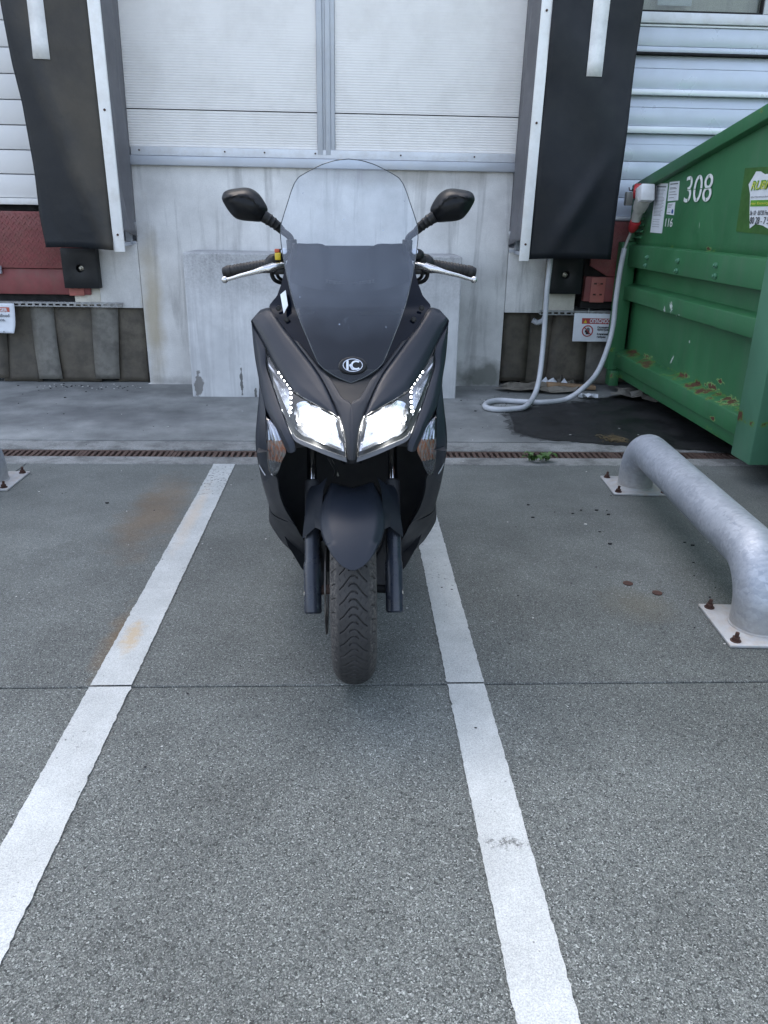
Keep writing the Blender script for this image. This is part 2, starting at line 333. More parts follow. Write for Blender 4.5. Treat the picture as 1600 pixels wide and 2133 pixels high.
MAT['mirrorblk'] = simple('satin_black_mirror_shell', (.009, .010, .012), .34, var=.1, rv=.04, spec=.18)
def amberribs():
    t = NT('amber_ribs'); w = t.noise(1, 2, t.map((160, 1, 60))); c = t.ramp(w, [(.4, (.40, .38, .36)), (.6, (.50, .19, .07))]); t.set(c, .3, .3); return t.m
MAT['amberribs'] = amberribs()
MAT['bulbm'] = emis('headlamp_bulb', (1.0, .97, .90), 14.0)
MAT['led'] = emis('lit_led', (.93, .97, 1.0), 3.0)
def clear(name, tint, haze, rough=.03, hcol=(.5, .55, .62), scr=False, ior=1.49):
    t = NT(name); n = t.n
    tr = n.new('ShaderNodeBsdfTransparent'); tr.inputs[0].default_value = tint+(1,)
    gl = n.new('ShaderNodeBsdfGlossy'); gl.inputs['Roughness'].default_value = rough
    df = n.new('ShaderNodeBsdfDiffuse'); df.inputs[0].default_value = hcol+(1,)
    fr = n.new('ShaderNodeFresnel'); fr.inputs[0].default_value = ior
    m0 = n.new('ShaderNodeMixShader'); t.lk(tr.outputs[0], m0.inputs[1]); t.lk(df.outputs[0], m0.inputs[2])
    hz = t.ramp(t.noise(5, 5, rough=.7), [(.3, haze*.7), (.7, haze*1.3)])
    if scr:
        sp = t.n.new('ShaderNodeSeparateXYZ'); t.lk(t.co, sp.inputs[0])   # painted sky reflection: pale haze fades out towards the lower screen
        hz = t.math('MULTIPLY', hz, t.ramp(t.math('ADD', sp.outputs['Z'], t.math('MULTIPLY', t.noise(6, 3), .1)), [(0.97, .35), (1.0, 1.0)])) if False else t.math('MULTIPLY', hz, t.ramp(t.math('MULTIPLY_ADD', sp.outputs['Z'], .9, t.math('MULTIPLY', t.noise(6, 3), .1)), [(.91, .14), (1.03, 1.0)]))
        s = t.noise(1, 5, t.map((70, 20, 26), rot=(0, .5, 0)), rough=.8)
        a = t.spot(-.075, 0, .035, .05, z=1.03, nz=30, amt=.8); b = t.spot(-.01, 0, .02, .03, z=.985, nz=60, amt=.8)
        reg = t.math('MAXIMUM', a, b)
        hz = t.math('ADD', hz, t.math('MULTIPLY', reg, t.ramp(s, [(.58, 0.0), (.75, .35)])))
        pin = t.ramp(t.vor(26, out='Distance'), [(.05, .4), (.075, 0.0)])
        hz = t.math('ADD', hz, t.math('MULTIPLY', pin, t.ramp(t.noise(8, 2), [(.5, 0.0), (.6, 1.0)])))
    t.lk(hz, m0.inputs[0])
    m1 = n.new('ShaderNodeMixShader'); t.lk(fr.outputs[0], m1.inputs[0]); t.lk(m0.outputs[0], m1.inputs[1]); t.lk(gl.outputs[0], m1.inputs[2])
    t.lk(m1.outputs[0], t.out.inputs[0]); return t.m
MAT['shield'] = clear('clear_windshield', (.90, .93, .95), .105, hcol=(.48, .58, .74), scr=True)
MAT['lens'] = clear('clear_lamp_lens', (.94, .95, .96), .045, .05)
MAT['pane'] = clear('window_glass', (.85, .87, .85), .03, .02)

# ---------------------------------------------------------------- mesh helpers
def mkobj(name, verts, faces, mat, parent=None, smooth=None, mats=None, fm=None):
    me = bpy.data.meshes.new(name); me.from_pydata([tuple(v) for v in verts], [], faces); 
    bm = bmesh.new(); bm.from_mesh(me); bmesh.ops.recalc_face_normals(bm, faces=bm.faces); bm.to_mesh(me); bm.free()
    return link(name, me, mat, parent, smooth)
def link(name, me, mat, parent=None, smooth=None):
    me.materials.clear(); me.materials.append(MAT[mat] if isinstance(mat, str) else mat)
    if smooth is not None:
        for p in me.polygons: p.use_smooth = True
        me.set_sharp_from_angle(angle=R(smooth))
    o = bpy.data.objects.new(name, me); COL.objects.link(o)
    if parent: o.parent = parent
    return o
def tag(o, label=None, cat=None, group=None, kind=None):
    if label: o['label'] = label
    if cat: o['category'] = cat
    if group: o['group'] = group
    if kind: o['kind'] = kind
    return o
def empty(name, loc, label=None, cat=None, group=None, kind=None, rot=(0, 0, 0)):
    o = bpy.data.objects.new(name, None); COL.objects.link(o); o.location = loc; o.rotation_euler = rot
    o.empty_display_size = .1
    return tag(o, label, cat, group, kind)
class MB:
    def __init__(s): s.v = []; s.f = []
    def add(s, v, f):
        n = len(s.v); s.v += [tuple(p) for p in v]; s.f += [tuple(i+n for i in q) for q in f]; return s
    def box(s, a, b, M=None):
        x0, y0, z0 = a; x1, y1, z1 = b
        v = [(x, y, z) for z in (z0, z1) for y in (y0, y1) for x in (x0, x1)]
        if M: v = [M @ Vector(p) for p in v]
        return s.add(v, [(0, 2, 3, 1), (4, 5, 7, 6), (0, 1, 5, 4), (2, 6, 7, 3), (0, 4, 6, 2), (1, 3, 7, 5)])
    def prism(s, poly, depth):
        """poly: 3D points of one face; depth: offset vector"""
        n = len(poly); d = Vector(depth)
        v = [tuple(Vector(p)) for p in poly]+[tuple(Vector(p)+d) for p in poly]
        return s.add(v, [tuple(range(n)), tuple(range(2*n-1, n-1, -1))]+[(i, (i+1) % n, n+(i+1) % n, n+i) for i in range(n)])
    def tube(s, pts, r, n=12, caps=True):
        pts = [Vector(p) for p in pts]; rs = r if isinstance(r, (list, tuple)) else [r]*len(pts)
        v = []; f = []; up = None
        for i, p in enumerate(pts):
            d = (pts[min(i+1, len(pts)-1)]-pts[max(i-1, 0)]).normalized()
            if up is None:
                up = Vector((0, 0, 1)) if abs(d.z) < .9 else Vector((0, 1, 0))
            a = d.cross(up).normalized(); up = a.cross(d).normalized()
            for k in range(n):
                t = 2*math.pi*k/n; v.append(p+(a*math.cos(t)+up*math.sin(t))*rs[i])
        for i in range(len(pts)-1):
            for k in range(n): f.append((i*n+k, i*n+(k+1) % n, (i+1)*n+(k+1) % n, (i+1)*n+k))
        if caps: f.append(tuple(range(n))); f.append(tuple(range(len(pts)*n-1, (len(pts)-1)*n-1, -1)))
        return s.add(v, f)
    def ball(s, c, r, n=12):
        pts = []; rs = []
        r3 = r if isinstance(r, tuple) else (r, r, r); v = []; f = []
        for i in range(n//2+1):
            a = math.pi*i/(n//2)
            for k in range(n):
                b = 2*math.pi*k/n
                v.append((c[0]+r3[0]*math.sin(a)*math.cos(b), c[1]+r3[1]*math.sin(a)*math.sin(b), c[2]+r3[2]*math.cos(a)))
        for i in range(n//2):
            for k in range(n): f.append((i*n+k, i*n+(k+1) % n, (i+1)*n+(k+1) % n, (i+1)*n+k))
        return s.add(v, f)
    def obj(s, name, mat, parent=None, smooth=None, bevel=0, seg=2, weld=True):
        me = bpy.data.meshes.new(name); me.from_pydata(s.v, [], s.f)
        bm = bmesh.new(); bm.from_mesh(me)
        if weld: bmesh.ops.remove_doubles(bm, verts=bm.verts, dist=1e-5)
        bmesh.ops.recalc_face_normals(bm, faces=bm.faces)
        if bevel:
            es = [e for e in bm.edges if len(e.link_faces) == 2 and e.calc_face_angle(0) > R(35)]
            bmesh.ops.bevel(bm, geom=es, offset=bevel, segments=seg, profile=.5, affect='EDGES', clamp_overlap=True)
            if smooth is None: smooth = 40
        bm.to_mesh(me); bm.free()
        return link(name, me, mat, parent, smooth)
def box(name, a, b, mat, parent=None, bevel=0.003): return MB().box(a, b).obj(name, mat, parent, bevel=bevel)
def catmull(P, n, closed=False):
    P = [Vector(p) for p in P]; m = len(P); out = []
    segs = m if closed else m-1
    for i in range(segs):
        g = (lambda k: P[k % m]) if closed else (lambda k: P[max(0, min(m-1, k))])
        p0, p1, p2, p3 = g(i-1), g(i), g(i+1), g(i+2)
        for k in range(n):
            t = k/n
            out.append(.5*((2*p1)+(p2-p0)*t+(2*p0-5*p1+4*p2-p3)*t*t+(3*p1-p0-3*p2+p3)*t**3))
    if not closed: out.append(P[-1])
    return out
def resample(P, n, smooth=True):
    Q = catmull(P, 8) if smooth and len(P) > 2 else [Vector(p) for p in P]
    L = [0]
    for a, b in zip(Q, Q[1:]): L.append(L[-1]+(b-a).length)
    out = []; j = 0
    for i in range(n):
        s = L[-1]*i/(n-1)
        while j < len(L)-2 and L[j+1] < s: j += 1
        t = (s-L[j])/max(1e-9, L[j+1]-L[j]); out.append(Q[j].lerp(Q[j+1], max(0, min(1, t))))
    return out
def interp(x, xs, ys):
    if x <= xs[0]: return ys[0]
    for i in range(1, len(xs)):
        if x <= xs[i]:
            t = (x-xs[i-1])/(xs[i]-xs[i-1]); return ys[i-1]+t*(ys[i]-ys[i-1])
    return ys[-1]
def text(body, size, mat, parent, M, name='lettering', depth=.0006, sx=1.0, shear=0, align='LEFT', bold=.0):
    cu = bpy.data.curves.new('t', 'FONT'); cu.body = body; cu.size = size; cu.extrude = depth; cu.shear = shear; cu.align_x = align; cu.offset = bold
    o = bpy.data.objects.new('t', cu); COL.objects.link(o)
    dg = bpy.context.evaluated_depsgraph_get(); me = bpy.data.meshes.new_from_object(o.evaluated_get(dg))
    bpy.data.objects.remove(o); me.transform(M @ Matrix.Diagonal((sx, 1, 1, 1)))
    me.name = name
    return link(name, me, mat, parent)
FRONT = lambda x, y, z: Matrix.Translation((x, y, z)) @ Matrix.Rotation(R(90), 4, 'X')          # text facing -Y
SIDE = lambda x, y, z: Matrix.Translation((x, y, z)) @ Matrix.Rotation(R(-90), 4, 'Z') @ Matrix.Rotation(R(90), 4, 'X')  # text facing -X

# ================================================================ SETTING
g = mkobj('ground', [(-150, -150, -.03), (150, -150, -.03), (150, 150, -.03), (-150, 150, -.03)], [(0, 1, 2, 3)], 'agg'); tag(g, kind='structure')
pav = empty('pavement', (0, 0, 0), kind='structure')
JY, JX, DY0, DY1 = 1.875, -1.72, 3.965, 4.42
def slab(x0, y0, x1, y1, mat='agg', name='slab', top=0.0):
    m = MB().box((x0, y0, -.06), (x1, y1, top)); return m.obj(name, mat, pav, bevel=.003, seg=1)
G2 = .0026
for (x0, x1) in ((-14, JX-G2), (JX+G2, 14)): slab(x0, JY+G2, x1, DY0-.004)
for (x0, x1) in ((-14, 14),): slab(x0, -14, x1, JY-G2)
slab(-14, DY1+.008, 14, 6.9, 'apron', 'apron_slab', .001)
# painted lines (ragged edge)
def pline(x0, x1, y0, y1):
    n = int((y1-y0)/.012); v = []; 
    for i in range(n+1):
        y = y0+(y1-y0)*i/n
        j = lambda: random.gauss(0, .0009)+(random.uniform(-.004, .004) if random.random() < .05 else 0)+0
        v += [(x0+j(), y, .004), (x1+j(), y, .004)]
    return mkobj('painted_line', v, [(2*i, 2*i+1, 2*i+3, 2*i+2) for i in range(n)], 'line', pav)
for (x0, x1) in ((-.735, -.620), (.275, .382)):
    pline(x0, x1, -.8, JY-.004); pline(x0, x1, JY+.004, DY0-.008)

# drain channel
dr = empty('drain_channel', (0, 0, 0), kind='structure')
def kerbstrip_(y0, y1, nm='channel_edge'):
    MB().box((-6, y0, -.06), (7, y1, -.001)).obj(nm, 'kerb', dr, bevel=.005, seg=1)
def kerbstrip(y0, y1, nm='channel_edge'):
    x = -6.0
    while x < 7:
        m = MB().box((x+.002, y0, -.06), (x+1.0-.002, y1, -.001)).obj(nm, 'kerb', dr, bevel=.005, seg=1); x += 1.0
kerbstrip_(DY0+.006, 4.105); kerbstrip_(4.245, DY1-.002)
MB().box((-6, 4.10, -.09), (7, 4.25, -.08)).obj('channel_floor', 'dark', dr)
def grate_mesh():
    m = MB(); Lg, y0, y1 = .497, .0, .134
    m.box((0, y0, -.02), (Lg, y0+.016, 0)); m.box((0, y1-.016, -.02), (Lg, y1, 0))
    n = 15; p = Lg/n
    for i in range(n+1):
        w = .008 if i not in (0, n) else .010
        x = min(max(i*p-w, 0), Lg-2*w); m.box((x, y0+.0162, -.0195), (x+2*w if i not in (7,) else x+2.6*w, y1-.0162, -.001))
    return m
gm = grate_mesh().obj('grate', 'iron', dr, weld=False)
for k in range(26):
    o = gm if k == 0 else gm.copy()
    if k: COL.objects.link(o)
    o.location = (-6+.5*k, 4.108, -.006+random.uniform(-.002, .001)); o.rotation_euler = (random.uniform(-.01, .01), 0, 0)
# wet stain
wp = [(1.0811,5.1795,0.003),(1.0708,4.9898,0.003),(1.0574,4.8245,0.003),(1.0225,4.6799,0.003),(1.0646,4.5892,0.003),(1.1315,4.513,0.003),(1.2136,4.4605,0.003),(1.3496,4.4205,0.003),(1.5391,4.3717,0.003),(1.6964,4.3232,0.003),(1.9419,4.287,0.003),(2.1424,4.2211,0.003),(2.3804,4.1289,0.003),(2.6752,4.1521,0.003),(3.2878,5.2131,0.003),(2.7082,5.4634,0.003),(2.2325,5.8421,0.003),(1.6804,5.4931,0.003),(1.3651,5.3613,0.003),(1.196,5.2972,0.003)]
wp2 = []
for a, b in zip(wp, wp[1:]+wp[:1]):
    for k in range(6):
        t = k/6; wp2.append((a[0]+(b[0]-a[0])*t+random.uniform(-.008, .008), a[1]+(b[1]-a[1])*t+random.uniform(-.012, .012), .005))
t_ = NT('damp_concrete'); t_.set((.03, .032, .034), .8); tr_b = t_.n.new('ShaderNodeBsdfTransparent'); ms = t_.n.new('ShaderNodeMixShader')
t_.lk(t_.ramp(t_.noise(14, 5, rough=.7), [(.35, .0), (.65, .75)]), ms.inputs[0]); t_.lk(tr_b.outputs[0], ms.inputs[1]); t_.lk(t_.b.outputs[0], ms.inputs[2]); t_.lk(ms.outputs[0], t_.out.inputs[0])
wc = Vector((sum(p[0] for p in wp2)/len(wp2), sum(p[1] for p in wp2)/len(wp2), 0)); wp3 = []
for p in wp2:
    q = Vector((p[0], p[1], 0)); d_ = (q-wc).normalized()*random.uniform(.02, .07); wp3.append((q.x+d_.x, max(q.y+d_.y, DY1+.02), .0035))
mkobj('damp_edge', wp3, [tuple(range(len(wp3)))], t_.m, pav)
mkobj('wet_stain', wp2, [tuple(range(len(wp2)))], 'wet', pav)

# ================================================================ WAREHOUSE
WY = 6.05
wh = empty('warehouse', (0, WY, 0), 'pale loading dock wall of a warehouse with white corrugated door behind the scooter', 'building')
def wb(name, x0, x1, z0, z1, y, mat, depth=.3, bevel=.004, parent=None):
    return MB().box((x0, y-WY, z0), (x1, y-WY+depth, z1)).obj(name, mat, parent or wh, bevel=bevel)
PL, PR, PT = -1.575, 1.175, 1.572
wb('dock_pier', PL, PR, -.05, PT, WY, 'conc', .9, .006)
wb('plinth_lip', PL-.01, -1.165, -.05, .006, WY-.02, 'conc', .02, .003)
# pier shoulders under the shelters
wb('pier_shoulder', -1.885, PL-.003, .575, 1.045, WY+.002, 'conc', .5)
wb('bearing_block', -2.08, -1.888, .59, .72, WY+.012, 'cream', .4)
wb('pier_shoulder', PR+.003, 1.47, .575, 1.045, WY+.002, 'conc', .5)
wb('bearing_block', 1.473, 1.72, .58, .95, WY+.012, 'cream', .4)
# deep backing so that no gap looks through
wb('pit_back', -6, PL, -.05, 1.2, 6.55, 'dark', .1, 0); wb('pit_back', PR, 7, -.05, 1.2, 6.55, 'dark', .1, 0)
wb('upper_wall', -9, 9, 4.6, 7.6, WY+.06, 'clad', .4); wb('flank_wall', -9, -3.9, -.05, 4.6, WY+.06, 'clad', .4); wb('flank_wall', 6.0, 9, -.05, 4.6, WY+.06, 'clad', .4)
MB().box((-9, .46, -.05), (9, 6, 7.5)).obj('hall_block', 'clad', wh)
# central corrugated door
ld = empty('corrugated_door', (0, 0, 0)); ld.parent = wh
def corr(x0, x1, z0, z1, y):
    pitch = .0165; n = int((z1-z0)/pitch*4); v = []
    for i in range(n+1):
        z = z0+(z1-z0)*i/n; a = 1.0
        u = (z-z0)/(z1-z0)
        if z1-z0 > .6: a = .25+.75*max(0, 1-(z-z0)/.55) if (z-z0) < 1.2 else .25+.5*abs(math.sin(z*1.1))
        yy = y-WY+.0024*a*math.sin(2*math.pi*z/pitch)
        v += [(x0, yy, z), (x1, yy, z)]
    k = len(v); v += [(x0, y-WY+.05, z0), (x1, y-WY+.05, z0), (x0, y-WY+.05, z1), (x1, y-WY+.05, z1)]
    f = [(2*i, 2*i+1, 2*i+3, 2*i+2) for i in range(n)]+[(0, 1, k+1, k), (k-2, k-1, k+3, k+2)]
    return mkobj('door_panel', v, f, 'door', ld, smooth=70)
JZ = 1.925
for (x0, x1) in ((-1.60, -.245), (-.118, 1.25)):
    corr(x0, x1, 1.687, JZ-.003, WY+.020); corr(x0, x1, JZ+.004, 3.05, WY+.017); corr(x0, x1, 3.058, 4.59, WY+.017)
wb('joint_line', -1.60, 1.25, JZ-.004, JZ+.004, WY+.05, 'dark', .03, 0, ld)
mu = MB()
for x0, x1, y in ((-.243, -.205, -.006), (-.204, -.186, .004), (-.185, -.150, -.006), (-.149, -.120, .0)):
    MB().box((x0, y, 1.655), (x1, y+.06, 4.59)).obj('mullion_strip', 'alu', ld, bevel=.002)
fl = empty('sill_flashing', (0, 0, 0)); fl.parent = wh
wb('upper_flashing', PL+.015, PR+.01, 1.630, 1.686, WY-.004, 'alu_lt', .05, .002, fl)
wb('lower_flashing', PL-.012, PR+.02, PT-.006, 1.626, WY-.035, 'alu', .08, .004, fl)
def screw(x, y, z, r=.007, parent=None, mat='bolt', name='screw', ax='y'):
    m = MB(); 
    d = Vector((0, -1, 0)) if ax == 'y' else Vector((-1, 0, 0))
    p = Vector((x, y, z)); m.tube([p, p+d*.004, p+d*.0045], [r, r, r*.6], 8); return m.obj(name, mat, parent, smooth=30)
for x in (-1.50, -.90, -.62, -.26, .35, .88): screw(x, -.005, 1.662, .006, fl)
# left dock: sectional door, leveller pit
dl = empty('sectional_door', (0, 0, 0)); dl.parent = wh
z = 1.335
for k in range(20):
    wb('door_section', -3.9, PL-.1, z+.003, z+.158, 6.20, 'doorL', .04, .004, dl); z += .161
wb('door_bottom_seal', -3.9, PL-.1, 1.290, 1.334, 6.185, 'white', .05, .004, dl)
wb('door_gap', -3.9, PL-.1, 1.25, 1.289, 6.26, 'dark', .05, 0, dl)
# right dock: ribbed wall cladding with window
cl = empty('ribbed_cladding', (0, 0, 0)); cl.parent = wh
zs = [(1.252, 1.281, 'clad_lt', .0, 0), (1.284, 1.411, 'clad', .02, .0), (1.414, 1.537, 'clad', .02, .0), (1.540, 1.661, 'clad', .02, .0), (1.664, 1.779, 'clad', .02, 0), (1.780, 1.850, 'clad', .045, .022),
      (1.853, 1.898, 'clad_lt', .0, 0), (1.902, 2.022, 'clad', .022, 0), (2.024, 2.098, 'clad', .045, .022), (2.101, 2.138, 'clad_lt', .0, 0), (2.142, 2.270, 'clad', .022, 0), (2.272, 2.354, 'clad', .045, .022),
      (2.357, 2.368, 'dark', .0, 0), (2.371, 2.405, 'clad', .01, 0), (2.407, 2.522, 'clad', .01, 0), (2.525, 2.538, 'clad_lt', .0, 0)]
for z0, z1, mt, a, b in zs:
    yb, yt = 6.16+a-WY, 6.16+(b if b else a)-WY
    yt2 = yt; v = [(1.45, yb, z0), (5.9, yb, z0), (5.9, yt2, z1), (1.45, yt2, z1), (1.45, .40, z0), (5.9, .40, z0), (5.9, .40, z1), (1.45, .40, z1)]
    if b: v[0] = (1.45, 6.16+b-WY, z0); v[1] = (5.9, 6.16+b-WY, z0); v[2] = (5.9, 6.16+a-WY, z1); v[3] = (1.45, 6.16+a-WY, z1)
    MB().add(v, [(0, 1, 2, 3), (4, 7, 6, 5), (0, 4, 5, 1), (3, 2, 6, 7), (0, 3, 7, 4), (1, 5, 6, 2)]).obj('cladding_panel', mt, cl, bevel=.002)
wb('cladding_gap', 1.45, 5.9, 1.17, 1.250, 6.28, 'dark', .1, 0, cl)
win = empty('window', (0, 0, 0)); win.parent = wh
wb('frame', 1.45, 5.9, 2.542, 2.608, 6.14, 'alu_lt', .14, .004, win)
wb('frame', 2.865, 3.0, 2.61, 3.6, 6.14, 'alu_lt', .14, .004, win)
wb('frame', 1.45, 5.9, 3.602, 3.72, 6.14, 'alu_lt', .14, .004, win)
wb('gasket', 1.45, 2.863, 2.610, 2.620, 6.15, 'dark', .06, 0, win); wb('gasket', 2.853, 2.863, 2.622, 3.6, 6.15, 'dark', .06, 0, win)
wb('pane', 1.45, 2.851, 2.622, 3.6, 6.185, 'pane', .006, 0, win); wb('pane', 3.002, 5.9, 2.61, 3.6, 6.185, 'pane', .006, 0, win)
wb('inner_blind', 1.45, 5.9, 2.61, 3.6, 6.27, MAT['cream'], .02, 0, win)
wb('notice', 2.13, 2.37, 2.66, 2.80, 6.20, 'paper', .004, 0, win)
wb('facade_panel', 1.45, 5.9, 3.722, 4.59, 6.16, 'clad', .1, .003, cl)
wb('facade_panel', -3.9, PL-.1, 4.56, 4.59, 6.16, 'clad', .1, .003, cl)
# pit edges: perforated angles and rubber strips
def angle_iron(x0, x1, z):
    e = MB(); e.box((x0, 6.03-WY, z-.012), (x1, 6.034-WY, z-.004)); e.box((x0, 6.03-WY, z+.010), (x1, 6.034-WY, z+.022))
    n = int((x1-x0)/.05)
    for i in range(n+1):
        x = x0+(x1-x0)*i/n; e.box((x-.009, 6.0301-WY, z-.0038), (min(x+.009, x1), 6.0338-WY, z+.0098))
    e.box((x0, 6.0342-WY, z+.018), (x1, 6.09-WY, z+.022)); e.obj('perforated_angle', 'galv_flat', wh, weld=False)
angle_iron(-3.6, -1.72, .592); angle_iron(1.45, 3.4, .575)
def strips(pts, zt, mats, y0, lean):
    for i, (a, b) in enumerate(zip(pts, pts[1:])):
        v = []; n = 14
        off = (i % 2)*.02
        for k in range(n+1):
            t = k/n; z = zt*(1-t)+(.005 if i % 2 else .03)*t
            cur = .02*math.sin(t*3.0+i)
            for q in range(5):
                u = q/4; x = (a[0]*(1-u)+(b[0]+.03)*u)*(1-t)+(a[1]*(1-u)+(b[1]+.03)*u)*t+.008*math.sin(3*t+i*2)
                v.append((x, y0-WY+off+lean*t+cur*.6+.010*math.sin(u*3.1)*(1 if i % 2 else -1), z))
        f = [(k*5+q, k*5+q+1, (k+1)*5+q+1, (k+1)*5+q) for k in range(n) for q in range(4)]
        o = mkobj('rubber_strip', v, f, mats[i % len(mats)], wh, smooth=60)
        md = o.modifiers.new('s', 'SOLIDIFY'); md.thickness = .006
st_t = [(-2.9192,6.12,0.5577),(-2.669,6.12,0.5607),(-2.4323,6.12,0.5636),(-2.2885,6.12,0.5653),(-1.9856,6.12,0.569),(-1.812,6.12,0.5711),(-1.598,6.12,0.5737)]; st_b = [(-2.9611,6.09,0.0297),(-2.6967,6.09,0.0319),(-2.4314,6.09,0.0342),(-2.2836,6.09,0.0355),(-1.9909,6.09,0.038),(-1.8348,6.09,0.0394),(-1.6299,6.09,0.0411)]
strips([(a_[0], b_[0]) for a_, b_ in zip(st_t, st_b)], .585, ['curtain', 'curtain', 'curtain2', 'curtain', 'curtain2', 'curtain'], 6.10, -.03)
strips([(1.17, 1.17), (1.37, 1.37), (1.60, 1.56), (1.86, 1.84), (2.1, 2.1), (2.5, 2.5), (2.9, 2.9)], .57, ['curtain', 'curtain', 'curtain', 'curtain2'], 6.14, -.01)

# concrete block behind the scooter
bz = .735
cb = MB().box((-1.160, 5.60, -.02), (.770, 6.045, 1.0)).obj('concrete_block', 'block', None, bevel=.012, seg=3)
tag(cb, 'low weathered grey concrete block against the dock wall behind the scooter', 'concrete block')

# ================================================================ DOCK LEVELLERS
def leveller(name, x0, x1, mirror, label):
    r = empty(name, ((x0+x1)/2, 6.05, 0), label, 'dock leveller', 'red dock levellers'); cx = (x0+x1)/2
    X = lambda x: x-cx
    # lip with chamfered corner
    inn = x1 if mirror > 0 else x0
    c = mirror
    pr = [(X(inn-c*.02), -.03, 1.245), (X(inn-c*.02), -.03, .93), (X(inn-c*.16), -.03, .855), (X(x0 if c > 0 else x1), -.03, .855), (X(x0 if c > 0 else x1), -.03, 1.245)]
    MB().prism(pr, (0, .03, 0)).obj('checker_lip', 'red', r, bevel=.004)
    tr = MB()
    xa, xb = sorted((X(inn-c*.03), X(inn-c*.9)))
    zz = .885; row = 0
    while zz < 1.23:
        xx = xa+.012+(row % 2)*.02
        while xx < xb:
            if not (abs(xx-X(inn)) < .16 and zz < .95-.3*(abs(xx-X(inn))-.02)):
                an = R(45 if row % 2 else -45); M = Matrix.Translation((xx, -.031, zz)) @ Matrix.Rotation(an, 4, 'Y')
                tr.box((-.012, -.0035, -.0030), (.012, .002, .0030), M)
            xx += .04
        zz += .02; row += 1
    tr.obj('tread_pattern', 'red', r, weld=False)['kind'] = 'stuff'
    MB().box((X(x0), -.012, .668), (X(x1), .05, .850)).obj('cross_beam', 'red', r, bevel=.004)
    bx = X(inn-c*.10)
    MB().box((bx-.055, -.022, .662), (bx+.055, -.0125, .846)).obj('bracket_plate', 'red2', r, bevel=.002)
    for z_ in (.72, .80):
        MB().box((bx-.035, -.0235, z_-.006), (bx+.035, -.0222, z_+.006)).obj('slot', 'bolt', r)
        MB().tube([(bx, -.022, z_), (bx, -.034, z_)], .014, 6).obj('bolt', 'red2', r, bevel=.002)
    MB().box((X(x0), .05, .61), (X(x1), .40, 1.245)).obj('frame', 'dark', r)
    return r
leveller('dock_leveller', -3.5, -1.95, 1, 'faded red dock leveller with checker plate lip at the left edge of the photo')
leveller('dock_leveller', 1.78, 3.3, -1, 'dark red dock leveller mostly hidden behind the green container')
gb = MB().box((-2.72, 5.985, .815), (-2.565, 6.018, .87)).obj('latch_box', 'alu', None, bevel=.004)
gb.parent = None
tag(gb, 'small grey metal box fixed on the red leveller at the left edge', 'latch box')
def bumper(x0, x1, z0, z1, label):
    cx, cz = (x0+x1)/2, (z0+z1)/2
    r = empty('dock_bumper', (cx, 6.05, 0), label, 'dock bumper', 'black rubber dock bumpers')
    hw = (x1-x0)/2; m = MB(); n = 24; y0 = -.075; v = []; hr = .028
    ring = [(math.cos(2*math.pi*i/n)*hr, math.sin(2*math.pi*i/n)*hr) for i in range(n)]
    sq = []
    for cxn, sy in ring:
        k = max(abs(cxn), abs(sy)); sq.append((cxn/k*hw, sy/k*(z1-z0)/2))
    v = [(x, y0, cz+z) for x, z in ring]+[(x, y0, cz+z) for x, z in sq]+[(x, 0, cz+z) for x, z in sq]+[(x, y0+.05, cz+z) for x, z in ring]
    f = []
    for i in range(n):
        j = (i+1) % n; f += [(i, j, n+j, n+i), (n+i, n+j, 2*n+j, 2*n+i), (i, j, 3*n+j, 3*n+i)]
    f.append(tuple(range(3*n, 4*n)))
    m.add(v, f); m.obj('rubber_block', 'blk', r, bevel=.003)
    MB().tube([(0, y0+.05, cz), (0, y0+.03, cz)], .018, 16).obj('washer', 'steel', r, bevel=.002)
    MB().tube([(0, y0+.03, cz), (0, y0+.012, cz)], .011, 6).obj('bolt', 'steel', r, bevel=.002)
    return r
bumper(-2.115, -1.862, .72, 1.0, 'black rubber dock bumper under the left dock shelter')
bumper(1.485, 1.735, .725, 1.0, 'black rubber dock bumper under the right dock shelter')

